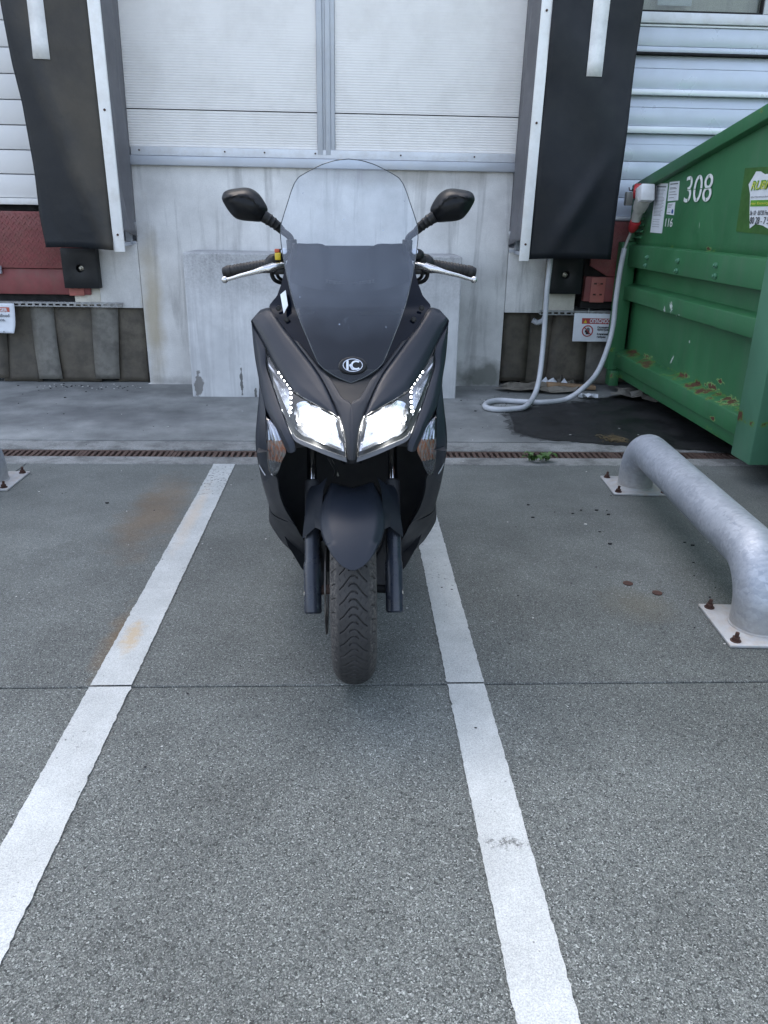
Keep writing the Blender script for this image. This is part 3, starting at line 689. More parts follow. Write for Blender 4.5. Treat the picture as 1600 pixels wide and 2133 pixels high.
# ================================================================ DOCK SHELTERS
def shelter(name, s, trim_t, trim_b, flap, tape, side_out, label, matn, zb):
    """s: direction in which the front flap extends from the corner trim (-1 left, +1 right)"""
    x_in = trim_b[0 if s > 0 else 1]
    r = empty(name, (0, 5.65, 0), label, 'dock shelter', 'black dock shelters')
    FY = 0.0
    # corner trim: prism between bottom and top widths, with depth
    (b0, b1), (t0, t1) = trim_b, trim_t
    zt = 3.6; k = (zt-zb)/(2.55-zb)
    T0, T1 = b0+(t0-b0)*k, b1+(t1-b1)*k
    v = [(b0, -.014, zb-.01), (b1, -.014, zb-.01), (T1, -.014, zt), (T0, -.014, zt)]
    MB().prism(v, (0, .02, 0)).obj('corner_trim', 'white', r, bevel=.002)
    for z_ in (zb+.10, zb+.86, zb+1.5, zb+2.2):
        u = (z_-zb)/(zt-zb); screw((b0+b1)/2*(1-u)+(T0+T1)/2*u, -.014, z_, .008, r)
    # front flap grid
    nz, nx = 60, 18; V = []
    def flapy(w, z_):
        u = (z_-zb)/(zt-zb)
        if s < 0:
            dd = w+(1.55-(z_-zb))*.62-1.0
            y = -.010*math.sin(w*3.14)+(.09*max(0, min(1, (dd-.05)*1.6))**1.3)*max(0, min(1, (zb+1.55-z_)/.5))
            return y-.03*math.exp(-((dd-.02)/.12)**2)*(1-u)
        return .012*math.sin(w*3.0+z_*2)+.03*math.exp(-(((w-.45)-(z_-zb-.25)*.9)/.10)**2)*math.exp(-((z_-zb-.35)/.28)**2)*-1+.008*math.sin(z_*7+w*5)
    for i in range(nz+1):
        u = i/nz; z_ = zb+(zt-zb)*u
        fr = flap(z_); inn = (b0 if s < 0 else b1)*(1-u)+(T0 if s < 0 else T1)*u
        for j in range(nx+1):
            w = j/nx; x = inn+(fr-inn)*w
            y = flapy(w, z_)
            V.append((x, y-.004, z_+.012*math.sin(w*2.5)*(1-u)))
    f = [(i*(nx+1)+j, i*(nx+1)+j+1, (i+1)*(nx+1)+j+1, (i+1)*(nx+1)+j) for i in range(nz) for j in range(nx)]
    o = mkobj('front_flap', V, f, matn, r, smooth=60); md = o.modifiers.new('s', 'SOLIDIFY'); md.thickness = .004; md.offset = 0
    (tb0, tb1, zb_), (tt0, tt1, zt_) = tape
    kk = (zt-zb_)/(zt_-zb_); n = 16; V = []
    for i in range(n+1):
        u = i/n; z_ = zb_+(zt-zb_)*u
        uu = (z_-zb)/(zt-zb); fr = flap(z_); inn = (b0 if s < 0 else b1)*(1-uu)+(T0 if s < 0 else T1)*uu
        for xq in (tb0+(tt0-tb0)*kk*u, tb1+(tt1-tb1)*kk*u): V.append((xq, flapy((xq-inn)/(fr-inn), z_)-.0105, z_))
    o = mkobj('marking_strip', V, [(2*i, 2*i+1, 2*i+3, 2*i+2) for i in range(n)], 'tape', r, smooth=60); md = o.modifiers.new('s', 'SOLIDIFY'); md.thickness = .003; md.offset = 0
    # side curtain from the trim back to the wall
    a = b1-.004 if s < 0 else b0+.004; A = T1-.004 if s < 0 else T0+.004; c, Cc = side_out; V = []; nz = 70; ny = 8
    for i in range(nz+1):
        u = i/nz; z_ = zb+.10+(zt-zb-.10)*u
        for j in range(ny+1):
            w = j/ny; x = (a*(1-u)+A*u)*(1-w)+(c*(1-u)+Cc*u)*w
            x += s*.020*math.sin(w*9+z_*3)*math.sin(w*3.14)+s*.018*math.sin(z_*9+w*3)*math.sin(w*3.14)*math.exp(-u*2)
            V.append((x, .008+.385*w, z_-(.05 if i == 0 else 0)*(w-.5)))
    f = [(i*(ny+1)+j, i*(ny+1)+j+1, (i+1)*(ny+1)+j+1, (i+1)*(ny+1)+j) for i in range(nz) for j in range(ny)]
    o = mkobj('side_curtain', V, f, 'fabric', r, smooth=70); md = o.modifiers.new('s', 'SOLIDIFY'); md.thickness = .003
    # frame bars behind
    xb = b0+.01 if s < 0 else b1-.01
    MB().box((min(xb, c-s*-.0)-.0, .34, zb+.03), (max(xb, c), .37, zb+.05)).obj('frame_bar', 'alu', r, bevel=.002)
    MB().box((xb-.02, .02, zb+.02), (xb+.02, .38, zb+.045)).obj('frame_bar', 'alu', r, bevel=.002)
    MB().box((xb-.02, .34, zb+.05), (xb+.02, .38, zt)).obj('frame_bar', 'alu', r, bevel=.002)
    MB().box((c-.02, .32, zb+.12), (c+.02, .335, zb+.18)).obj('hinge_plate', 'galv_flat', r, bevel=.002)
    return r
fl_l = [(-2.1639,5.65,2.4595),(-2.1552,5.65,2.1015),(-2.135,5.65,1.8991),(-2.1308,5.65,1.5558),(-2.1374,5.65,1.2069),(-2.1228,5.65,1.0169)]
fl_l = sorted([(p[2], p[0]) for p in fl_l]); fz = [a for a, b in fl_l]; fx = [b for a, b in fl_l]
tl = [(-1.6374,5.65,2.4727),(-1.561,5.65,2.4746),(-1.6283,5.65,1.0056),(-1.5565,5.65,1.0066),(-2.0005,5.65,2.4636),(-1.9011,5.65,2.4661),(-2.003,5.65,2.1422),(-1.9012,5.65,2.1445)]
tl = [Vector(p) for p in tl]
shelter('dock_shelter', -1, (tl[0].x, tl[1].x), (tl[2].x, tl[3].x), lambda z: interp(z, fz, fx),
        ((tl[6].x, tl[7].x, tl[6].z), (tl[4].x, tl[5].x, tl[4].z)), (-1.572, -1.545), 'dusty black dock shelter flap with painted lit side, white corner trim, at the left', 'rubberL', tl[2].z)
tr_ = [Vector(p) for p in [(1.1983,5.65,2.5437),(1.2655,5.65,2.5454),(1.1759,5.65,0.9862),(1.244,5.65,0.9871),(1.8517,5.65,2.5601),(1.8233,5.65,0.9858),(1.5289,5.65,2.552),(1.6363,5.65,2.5547),(1.5212,5.65,2.124),(1.6257,5.65,2.1263)]]
shelter('dock_shelter', 1, (tr_[0].x, tr_[1].x), (tr_[2].x, tr_[3].x), lambda z: tr_[5].x+(tr_[4].x-tr_[5].x)*(z-tr_[5].z)/(tr_[4].z-tr_[5].z),
        ((tr_[8].x, tr_[9].x, tr_[8].z), (tr_[6].x, tr_[7].x, tr_[6].z)), (1.172, 1.20), 'clean black dock shelter flap with white corner trim, beside the green container', 'rubber', tr_[2].z)
# ================================================================ GREEN CONTAINER
CX, CF, CN = 2.09, 5.99, 1.1           # side plate x, far end y, near end y
gc = empty('skip_container', (CX, 4, 0), 'large scratched green steel waste container numbered 308 at the right edge', 'container')
def gbx(name, x0, x1, y0, y1, z0, z1, mat='green', bevel=.006):
    return MB().box((x0-CX, y0-4, z0), (x1-CX, y1-4, z1)).obj(name, mat, gc, bevel=bevel)
def gprism(name, prof, y0, y1, mat='green', bevel=.005):      # prof in (x,z)
    return MB().prism([(x-CX, y0-4, z) for x, z in prof], (0, y1-y0, 0)).obj(name, mat, gc, bevel=bevel)
rimz = lambda y: 1.80-(y-4.17)*.168
PY0, PY1 = 3.60, 3.80
# side plates per bay
def side_plate(y0, y1, zb, mat='green', x=CX, nm='side_panel', zt_=None):
    n = 14; v = []
    for i in range(n+1):
        y = y0+(y1-y0)*i/n; zt = zt_ or rimz(y)
        for j in range(9):
            z = zb+(zt-zb)*j/8
            v.append((x-CX+.003*math.sin(y*3.3+z*4)*math.sin(math.pi*i/n)*math.sin(math.pi*j/8), y-4, z))
    f = [(i*9+j, i*9+j+1, (i+1)*9+j+1, (i+1)*9+j) for i in range(n) for j in range(8)]
    o = mkobj(nm, v, f, mat, gc, smooth=60); md = o.modifiers.new('s', 'SOLIDIFY'); md.thickness = .01; md.offset = 0; return o
side_plate(PY1, CF, 1.06)
side_plate(PY1, CF, .20, x=2.125, zt_=1.10)
side_plate(CN, PY0, .15, 'greenlt', CX+.01)
gprism('upper_rail', [(2.04, .937), (2.04, 1.085), (2.13, 1.103), (2.13, .930)], PY1+.002, CF)
gprism('middle_rail', [(2.04, .701), (2.04, .800), (2.13, .820), (2.13, .695)], PY1+.002, CF)
gprism('bottom_rail', [(2.03, .200), (2.03, .305), (2.13, .335), (2.13, .194)], PY1+.002, CF)
gprism('sill_plate', [(2.066, .118), (2.066, .1935), (2.13, .1935), (2.13, .118)], PY1+.002, CF-.01)
gbx('corner_post', 1.985, 2.10, 5.90, CF+.002, .17, 1.105)
gbx('corner_post', 2.05, 2.12, 5.94, CF+.002, 1.107, 1.46)
gbx('foot', 2.0, 2.07, 5.86, 5.97, .05, .168)
gprism('post', [(1.985, .118), (1.985, 1.83), (2.12, 1.83), (2.12, .118)], PY0, PY1, 'greenlt', .008)
gbx('weld_seam', 2.094, 2.104, PY0-.008, PY0, .15, 1.9, 'greenlt', .003)
# rim beam sloping
def sbeam(y0, y1, x0, x1, dz0, dz1, nm, mat='green'):
    v = []
    for y in (y0, y1):
        for x, dz in ((x0, dz0), (x0, dz1), (x1, dz1+.01), (x1, dz0)):
            v.append((x-CX, y-4, rimz(y)+dz))
    MB().add(v, [(0, 1, 2, 3), (4, 7, 6, 5), (0, 4, 5, 1), (1, 5, 6, 2), (2, 6, 7, 3), (3, 7, 4, 0)]).obj(nm, mat, gc, bevel=.008)
sbeam(CN, CF, 2.035, 2.15, -.075, .0, 'top_rim')
for y in (CN,): gbx('end_wall', 2.10, 4.3, y, y+.02, .15, 2.25)
gbx('far_side', 4.3, 4.32, CN, CF, .15, 2.0); gbx('far_end', 2.102, 4.3, CF-.02, CF, .15, 1.45); gbx('floor', 2.09, 4.3, CN, CF, .12, .15)
for y in (1.6, 2.6): gbx('post', 1.99, 2.12, y, y+.2, .095, rimz(y+.2)-.08, 'greenlt')
for x in (2.5, 3.8): gbx('runner', x, x+.1, CN, CF, .001, .119)
def onside(px, py, x): pass
for p in [(2.04,5.5004,1.0186),(2.04,5.5163,0.9641),(2.04,4.9686,1.0239),(2.04,4.9681,0.9637),(2.04,4.4343,1.0258),(2.04,4.4248,0.9698)]:
    y, z = p[1]-4, p[2]; x = 2.04-CX
    MB().tube([(x, y, z), (x-.012, y, z)], .018, 6).tube([(x-.011, y, z), (x-.022, y, z)], .009, 8).obj('bolt', 'greenlt', gc, bevel=.002)
for k in range(5):
    p = [(2.09,5.942,1.3014)][0]; y = p[1]-4; z = 1.325-.042*k
    MB().prism([(-.004, y-.16, z), (-.026, y-.16, z-.022), (-.004, y-.16, z-.024)], (0, .20, 0)).obj('louvre', 'green', gc, bevel=.001)
def plaque(nm, pts, mat, x=2.082, th=.0015):
    return MB().prism([(x-CX, p[1]-4, p[2]) for p in pts], (th, 0, 0)).obj(nm, mat, gc)
def stext(body, lb, rt, mat, x, name='lettering', shear=0, bold=0, parent=None):
    """text on the container side fitted between lower-left and upper-right world points"""
    o = text(body, .1, mat, gc, Matrix.Identity(4), name, .0004, shear=shear, bold=bold)
    me = o.data; xs = [v.co.x for v in me.vertices]; ys = [v.co.y for v in me.vertices]
    w = abs(lb[1]-rt[1]); h = rt[2]-lb[2]
    M = SIDE(x-CX, lb[1]-4, lb[2]) @ Matrix.Diagonal((w/(max(xs)-min(xs)), h/(max(ys)-min(ys)), 1, 1)) @ Matrix.Translation((-min(xs), -min(ys), 0))
    me.transform(M); return o
a = [(2.08,5.1255,1.3691),(2.08,4.741,1.5086)]; 
stext('308', (0, a[0][1], a[0][2]-.005), (0, a[1][1], a[0][2]+.145), 'spray', 2.080, 'number_lettering', bold=.0)
zc = a[0][2]+.068
for k in range(3):
    w = abs(a[0][1]-a[1][1])/3; yc = a[0][1]-w*(k+.5)-4
    MB().box((2.0780-CX, yc-.003, zc-.068), (2.0790-CX, yc+.003, zc-.045)).box((2.0780-CX, yc-.003, zc+.045), (2.0790-CX, yc+.003, zc+.072)).box((2.0780-CX, yc-w*.45, zc-.002), (2.0790-CX, yc+w*.45, zc+.002)).obj('stencil_gap', 'green', gc)
p1 = [(2.08,5.6477,1.4935),(2.08,5.4301,1.4856),(2.08,5.4197,1.1763),(2.08,5.6347,1.1784)]; plaque('paper_notice', p1, 'paper')
p2 = [(2.08,5.4043,1.4933),(2.08,5.2417,1.4927),(2.08,5.2232,1.3792),(2.08,5.3961,1.3764)]; plaque('paper_notice', p2, 'paper')
p3 = [(2.08,5.3857,1.3645),(2.08,5.2639,1.369),(2.08,5.2588,1.2905),(2.08,5.3842,1.2966)]; plaque('paper_notice', p3, 'paper')
def lines(q, rows, mat='print', x=2.0805):
    """rows: (v, u0, u1, height) thin printed lines on a notice quad q = tl,tr,br,bl"""
    m = MB(); q = [Vector(p) for p in q]
    P = lambda u, v: (q[0].lerp(q[1], u)).lerp(q[3].lerp(q[2], u), v)
    for v, u0, u1, h in rows:
        pp = [P(u0, v), P(u1, v), P(u1, v+h), P(u0, v+h)]
        m.prism([(x-CX, p.y-4, p.z) for p in pp], (.0006, 0, 0))
    m.obj('print', mat, gc)
lines(p1, [(.05, .15, .9, .03)]+[(.11+.028*k, .12, random.uniform(.7, .9), .008) for k in range(20)]+[(.72+.05*k, .12, .7, .006) for k in range(4)])
lines(p2, [(.09, .12, .9, .06), (.3, .12, .7, .03), (.36, .12, .8, .03), (.52, .12, .7, .03), (.66, .12, .85, .03), (.82, .12, .6, .03)])
lines(p3, [(.12, .12, .7, .04), (.24, .12, .6, .04), (.36, .12, .5, .04), (.8, .1, .5, .04)])
q = [Vector(p) for p in p3]; c = q[0].lerp(q[2], .70); c.y -= .012
MB().tube([(2.0808-CX, c.y-4, c.z), (2.0795-CX, c.y-4, c.z)], .014, 16).obj('print', 'blue', gc)
a = [(2.08,5.3768,1.2192),(2.08,5.2573,1.2702)]; stext('116', (0, a[0][1], a[0][2]), (0, a[1][1], a[0][2]+.052), 'spray', 2.081, 'number_lettering')
plaque('sticker_residue', [(2.082,4.3803,1.5221),(2.082,3.9516,1.5097),(2.082,3.8955,1.193),(2.082,4.3621,1.2069)], 'stbase', 2.0825)
st = [(2.08,4.243,1.4989),(2.08,4.1973,1.4967),(2.08,4.1474,1.4809),(2.08,4.119,1.4818),(2.08,3.9354,1.4773),(2.08,3.8902,1.2238),(2.08,4.0201,1.2263),(2.08,4.0733,1.2392),(2.08,4.1559,1.2476),(2.08,4.2081,1.2237),(2.08,4.2408,1.308),(2.08,4.2672,1.3899),(2.08,4.3021,1.4397),(2.08,4.2796,1.4619)]
plaque('company_sticker', st, 'paper', 2.079)
def st_text(body, x0, y0, x1, y1, mat, **k): pass
for body, aa, mat, sh, bo in (('RUBM', [(2.078,4.2651,1.4084),(2.078,4.0483,1.4546)], 'stgreen', .25, .004), ('RUBM', [(2.078,4.2617,1.4129),(2.078,4.0505,1.4481)], 'styellow', .25, -.001), ('ENTSORGUNG | CONTA', [(2.078,4.2455,1.3709),(2.078,3.9289,1.3795)], 'print', 0, 0),
        ('rter Entsorgungsfa', [(2.078,4.2371,1.3359),(2.078,3.963,1.3522)], 'styellow', 0, .0), ('\u00dfe 10 \u00b7 83730 Fisch', [(2.078,4.2242,1.2892),(2.078,4.0208,1.3112)], 'ink', 0, .0), ('80 28 - 7 5', [(2.078,4.2131,1.2471),(2.078,4.0182,1.2801)], 'ink', 0, .0)):
    x = 2.0765 if mat == 'stgreen' else 2.0755
    o = stext(body, aa[0], aa[1], mat, x, 'lettering', sh, bo)
plaque('sticker_band', [(2.078,4.2471,1.3616),(2.078,3.8861,1.3594),(2.078,3.8832,1.3295),(2.078,4.2405,1.3313)], 'stgreen', 2.0775)

# plug and socket on the container, cable and hose
pk = empty('power_plug', (2.0, 5.6, 1.3), 'red white and grey industrial power plug hanging from a socket on the green container', 'power plug')
pb = Vector((2.0, 5.6, 1.3))
PP = [Vector(p)-pb for p in [(2.0,5.6321,1.4522),(2.0,5.6141,1.3818),(2.0,5.6529,1.3609),(2.0,5.7238,1.2456),(2.0,5.7386,1.2328),(2.0,5.781,1.1874),(2.0,5.9003,1.0661)]]
MB().box((-.045, -.06, -.055), (.05, .06, .055), Matrix.Translation(PP[0]+Vector((.0, -.02, -.03))) @ Matrix.Rotation(R(-14), 4, 'X')).obj('socket_housing', 'plugwhite', pk, bevel=.010)
ax = (PP[3]-PP[1])
MB().tube([PP[1]+Vector((0, 0, .02)), PP[2], PP[2]+ax*.25, PP[2]+ax*.27, PP[2]+ax*.6, PP[3]], [.052, .052, .045, .036, .034, .030], 20).obj('plug_body', 'pluggrey', pk, smooth=30)
MB().tube([PP[3]-ax*.03, PP[3], PP[5]-(PP[5]-PP[3])*.3, PP[5], PP[5]+(PP[5]-PP[3])*.1], [.036, .038, .034, .024, .012], 16).obj('cable_gland', 'plugred', pk, smooth=30)
rc = [Vector(p)-pb for p in [(1.99,5.7242,1.4455),(1.99,5.7687,1.3843)]]
MB().tube([rc[0]+Vector((.02, .0, .0)), rc[0]+Vector((-.02, 0.02, -.0))], .05, 20).obj('socket_lid', 'plugred', pk, bevel=.006)
MB().box((-.03, -.02, -.05), (.02, .03, .04), Matrix.Translation(rc[1]+Vector((-.0, .11, .02)))).obj('dust_cap', 'pluggrey', pk, bevel=.006)
MB().tube(catmull([rc[0]+Vector((0, .0, .05)), rc[0]+Vector((0, .06, .02)), rc[1]+Vector((0, .12, .07)), rc[1]+Vector((0, .15, .09))], 4), .004, 6).obj('cap_cord', 'bolt', pk)
hp = [*[(2.0066,5.8,1.1872),(1.9894,5.8,1.1318),(1.9699,5.8,1.066)]]
MB().tube(catmull([(2.0+PP[5].x, 5.6+PP[5].y, 1.3+PP[5].z)]+hp[1:], 6), .011, 8).obj('power_cable', 'pluggrey')
tag(bpy.data.objects['power_cable'], 'thin grey cable running from the red plug end down into the hose', 'cable')
hose_p = [*[(1.9699,5.8,1.066),(1.9574,5.8,0.9166),(1.9524,5.8,0.7028),(1.9547,5.8,0.5113)]]+[*[(1.9124,5.75,0.3409)]]+[*[(1.8142,5.62,0.1916)]]+[*[(1.6761,5.48,0.1053)]]+\
    [*[(1.5663,5.5001,0.022),(1.3726,5.4004,0.022),(1.2035,5.4257,0.022),(1.0687,5.4523,0.022),(0.9714,5.3724,0.022),(0.9357,5.2381,0.022),(1.0009,5.1686,0.022),(1.1145,5.186,0.022)]]+[*[(1.2195,5.2417,0.03)]]+[*[(1.3361,5.5,0.0559)]]+[*[(1.3895,5.62,0.163)]]+[*[(1.4276,5.75,0.3538)]]+[*[(1.4371,5.8,0.5755),(1.4323,5.8,0.7815),(1.4371,5.8,0.956),(1.4361,5.8,1.1135)]]
C1 = resample(hose_p, 700); rr = [.0188+(.0011 if i % 2 else -.0006) for i in range(len(C1))]
tag(MB().tube(C1, rr, 12).obj('corrugated_hose', 'hose', None, smooth=80), 'pale grey corrugated hose looping on the ground and hanging from the green container', 'hose')
h2 = [*[(1.5061,6.07,0.5623),(1.4875,6.07,0.5183),(1.4477,6.07,0.4996),(1.4084,6.07,0.5174)]]
tag(MB().tube(resample(h2, 60), [.019+(.002 if (i//2) % 2 else -.001) for i in range(60)], 10).obj('hose_end', 'hose', None, smooth=80), 'short curved stub of grey hose poking out of the right pit opening', 'hose')

# ================================================================ TUBE GUARDS
def tube_guard(loc, ang, label, group='galvanised tube wheel guards'):
    """runs along local +y from the far foot at y=0 towards the camera at y=-1.42"""
    r = empty('tube_guard', loc, label, 'tube guard', group, rot=(0, 0, ang))
    Lg, h, rb, rad = 1.42, .226, .17, .084
    pts = [(0, 0, .008), (0, 0, h-rb)]
    for k in range(1, 13):
        a = math.pi/2*k/12; pts.append((0, -rb+rb*math.cos(a), h-rb+rb*math.sin(a)))
    pts += [(0, -rb-(Lg-2*rb)*t/10, h) for t in range(1, 11)]
    for k in range(1, 13):
        a = math.pi/2*k/12; pts.append((0, -Lg+rb-rb*math.sin(a), h-rb+rb*math.cos(a)))
    pts.append((0, -Lg, .008))
    MB().tube(pts, rad, 40, caps=False).obj('bent_pipe', 'galv', r, smooth=60)
    for y in (0, -Lg):
        v = MB().box((-.14, y-.14, 0), (.14, y+.14, .010)).obj('base_plate', 'plate', r, bevel=.003)
        ring = [(rad*math.cos(t*math.pi/16), y+rad*math.sin(t*math.pi/16), .011) for t in range(33)]
        MB().tube(ring, .005, 6, caps=False).obj('weld_bead', 'plate', r, smooth=60)
        for sx in (-1, 1):
            for sy in (-1, 1):
                bx, by = sx*.112, y+sy*.112
                MB().tube([(bx, by, .010), (bx, by, .013)], .017, 12).tube([(bx, by, .013), (bx, by, .024)], .0125, 6).tube([(bx, by, .024), (bx+.002, by, .040)], .0065, 8).obj('anchor_bolt', 'bolt', r, smooth=30)
    return r
tube_guard((1.425, 3.61, .001), R(-3.5), 'galvanised bent tube guard bolted to the ground beside the green container')
tube_guard((-1.775, 3.66, .001), R(0), 'galvanised tube guard of which one foot shows at the left edge')

# ================================================================ SIGNS
def sign_r():
    r = empty('warning_sign', (1.9, 6.01, .4), 'white notice with red header and crossed hand symbol hanging by the right pit opening', 'warning sign')
    o = Vector((1.9, 6.01, .4))
    Q = [Vector(p)-o for p in [(1.7137,6.01,0.5825),(2.0437,6.01,0.5792),(2.0553,6.01,0.3672),(1.7177,6.01,0.3674)]]
    P = lambda u, v: (Q[0].lerp(Q[1], u)).lerp(Q[3].lerp(Q[2], u), v)
    MB().prism(Q, (0, .003, 0)).obj('board', 'paper', r, bevel=.001)
    def quad(nm, u0, v0, u1, v1, mat, y=-.001): MB().prism([P(u0, v0)+Vector((0, y, 0)), P(u1, v0)+Vector((0, y, 0)), P(u1, v1)+Vector((0, y, 0)), P(u0, v1)+Vector((0, y, 0))], (0, .0008, 0)).obj(nm, mat, r)
    quad('header', .19, .17, .93, .37, 'signred')
    x0 = P(.36, .34)
    def tx(s, u, v, size, mat, y=-.0025, sx=1, bold=0):
        p = P(u, v); text(s, size, mat, r, Matrix.Translation((p.x, y, p.z)) @ Matrix.Rotation(R(90), 4, 'X'), sx=sx, bold=bold)
    tx('ОПАСНОСТЬ', .37, .335, .040, 'paper', sx=.78, bold=.001)
    p = P(.27, .34); MB().prism([(p.x-.014, -.0025, p.z), (p.x+.014, -.0025, p.z), (p.x, -.0025, p.z+.026)], (0, .0008, 0)).obj('triangle', 'yellow', r)
    c = P(.335, .62); ring = [(c.x+.040*math.cos(t*math.pi/16), -.004, c.z+.040*math.sin(t*math.pi/16)) for t in range(33)]
    MB().tube(ring, .0045, 6, caps=False).tube([(c.x-.028, -.004, c.z+.028), (c.x+.028, -.004, c.z-.028)], .004, 6).obj('prohibition_ring', 'signred', r)
    h = MB(); h.box((c.x-.012, -.0025, c.z-.026), (c.x+.016, -.0015, c.z))
    for k, L in enumerate((.018, .024, .026, .020)): h.box((c.x-.012+k*.0075, -.0025, c.z), (c.x-.0065+k*.0075, -.0015, c.z+L))
    h.box((c.x-.020, -.0025, c.z-.012), (c.x-.012, -.0015, c.z+.006)); h.obj('hand_symbol', 'ink', r)
    for s, v in (('Ограничен', .52), ('простран', .60), ('Ближний', .76), ('забран', .86)): tx(s, .56, v, .021, 'ink', bold=.0006)
    MB().box((P(.5, 0).x-.06, -.003, P(0, 0).z), (P(.5, 0).x-.054, 0, P(0, 0).z+.035)).obj('cable_tie', 'plate', r)
sign_r()
def sign_l():
    o = Vector((-2.7, 6.0, .4)); r = empty('danger_sign', tuple(o), 'curled white danger sign hanging at the left edge over the rubber strips', 'warning sign')
    n = 14; V = []; x1 = (-2.511,6.0,0.5998)[0]-o.x; x0 = x1-.36; zt, zb = (-2.5105,6.0,0.6033)[2]-.4, (-2.5789,6.0,0.3883)[2]-.4
    for i in range(n+1):
        v = i/n; z = zt+(zb-zt)*v
        for j in range(n+1):
            u = j/n; V.append((x0+(x1-.012*v*v*u-x0)*u-(.035*max(0, v-.75)*4*max(0, u-.9)*10*.25), -.02*v*v-.03*max(0, u-.7)*v, z))
    o1 = mkobj('board', V, [(i*(n+1)+j, i*(n+1)+j+1, (i+1)*(n+1)+j+1, (i+1)*(n+1)+j) for i in range(n) for j in range(n)], 'paper', r, smooth=60); md = o1.modifiers.new('s', 'SOLIDIFY'); md.thickness = .002
    MB().box((x0+.03, -.0045, zt-.062), (x1-.038, -.0035, zt-.028)).obj('header', 'danger', r)
    def tx(s, xr, z, size, mat, y=-.006, bold=.0005): text(s, size, mat, r, Matrix.Translation((xr, y, z)) @ Matrix.Rotation(R(90), 4, 'X'), align='RIGHT', bold=bold)
    tx('DANGER', x1-.055, zt-.058, .033, 'paper', bold=.001)
    for k, (s, e) in enumerate((('Confined', .042), ('space.', .075))): tx(s, x1-e, zt-.098-.030*k, .033, 'print', -.0095-.005*k)
    tx('y.', x1-.085, zt-.21, .022, 'print', -.024)
sign_l()

# ================================================================ GROUND CLUTTER
def crumple(name, c, size, mat, label, cat, flat=.3, seed=1, group=None):
    rnd = random.Random(seed); n = 7; V = []
    for i in range(n):
        for j in range(n):
            V.append(((i/(n-1)-.5)*size[0]+rnd.uniform(-.1, .1)*size[0], (j/(n-1)-.5)*size[1]+rnd.uniform(-.1, .1)*size[1], abs(rnd.gauss(0, flat*max(size)*.35))+.004))
    o = mkobj(name, V, [(i*n+j, i*n+j+1, (i+1)*n+j+1, (i+1)*n+j) for i in range(n-1) for j in range(n-1)], mat, None)
    o.location = c; o.rotation_euler.z = rnd.uniform(0, 3); md = o.modifiers.new('s', 'SOLIDIFY'); md.thickness = .0015
    return tag(o, label, cat, group)
g1 = [(1.4684,5.887,0.01),(1.3311,5.9537,0.01),(1.6148,6.0197,0.01),(1.7602,5.6246,0.01),(2.1781,5.6388,0.01),(1.7375,6.1185,0.01)]
crumple('cardboard_sheet', g1[0], (.62, .22), 'card', 'soggy grey cardboard sheet lying behind the hose loop', 'cardboard', .10, 3).rotation_euler.z = -.15
crumple('cardboard_scrap', g1[1], (.28, .14), 'card', 'small cardboard scrap against the foot of the pier', 'cardboard', .14, 5).rotation_euler.z = .1
crumple('crumpled_paper', g1[2], (.22, .10), 'paper', 'crumpled white paper lying on the cardboard under the hanging hose', 'paper', .35, 8).rotation_euler.z = -.2
crumple('crumpled_paper', g1[3], (.14, .08), 'paper', 'crumpled white paper scrap beside the container corner post', 'paper', .4, 11)
crumple('plastic_bag', g1[4], (.42, .26), 'curtain2', 'dirty grey plastic sheet lying under the green container', 'plastic sheet', .25, 13)
crumple('crumpled_rag', g1[5], (.16, .10), 'card', 'grey crumpled rag in front of the wooden plank', 'rag', .5, 15)
a, b = [(1.6861,6.1057,0.02),(1.8963,6.0198,0.02)]
plk = MB().box((-.19, -.03, 0), (.19, .03, .03)).obj('wooden_plank', 'wood', None, bevel=.003); plk.location = (1.72, 5.93, .02); plk.rotation_euler = (0, .05, -.05)
tag(plk, 'short weathered wooden plank lying at the foot of the right pit opening', 'plank')
# weed
wd = empty('weed', (1.0328,4.0285,0.0), 'small green weed growing from the joint beside the drain', 'weed')
rnd = random.Random(4)
for k in range(15):
    a = rnd.uniform(0, 6.28); L = rnd.uniform(.04, .085); w = L*.30; h = rnd.uniform(.01, .05); ox = rnd.uniform(-.06, .06)
    v = []; 
    for t, ww in ((0, .1), (.3, .8), (.5, 1), (.65, .6), (.8, .75), (1, .05)):
        for s in (-1, 0, 1): v.append((ox+L*t*math.cos(a)-s*w*ww*math.sin(a), (L*t*math.sin(a)+s*w*ww*math.cos(a))*.8, h*math.sin(t*2.6)+.004+(.004 if s else 0)))
    mkobj('leaf', v, [(i*3+j, i*3+j+1, (i+1)*3+j+1, (i+1)*3+j) for i in range(5) for j in range(2)], 'leaf', wd, smooth=60)
m = MB(); c = Vector((1.5846,4.4674,0.0))
for k in range(70):
    a = rnd.uniform(0, 6.28); r0 = rnd.uniform(0, .07); p = c+Vector((r0*math.cos(a), r0*math.sin(a), .004)); b2 = rnd.uniform(0, 6.28)
    q = p+Vector((math.cos(b2)*.06, math.sin(b2)*.05, rnd.uniform(.002, .02))); m.tube([p, p.lerp(q, .5)+Vector((0, 0, .008)), q], .0012, 3, False)
tag(m.obj('dry_grass', 'straw', None, weld=False), 'tuft of dry grass on the wet ground by the drain', 'dry grass', kind='stuff')
for pos, lb in (((1.02,2.5174,0.0), 'larger rusty round washer lying flat on the ground beside the tube guard'), ((1.1004,2.4393,0.0), 'smaller rusty round washer nearest the tube guard foot')):
    rr_ = .018 if pos[1] > 2.42 else .015
    o = MB().tube([(0, 0, 0), (0, 0, .004)], rr_, 18).obj('rusty_disc', 'bolt', None, bevel=.001); o.location = pos; tag(o, lb, 'rusty disc')
m = MB(); m2 = MB()
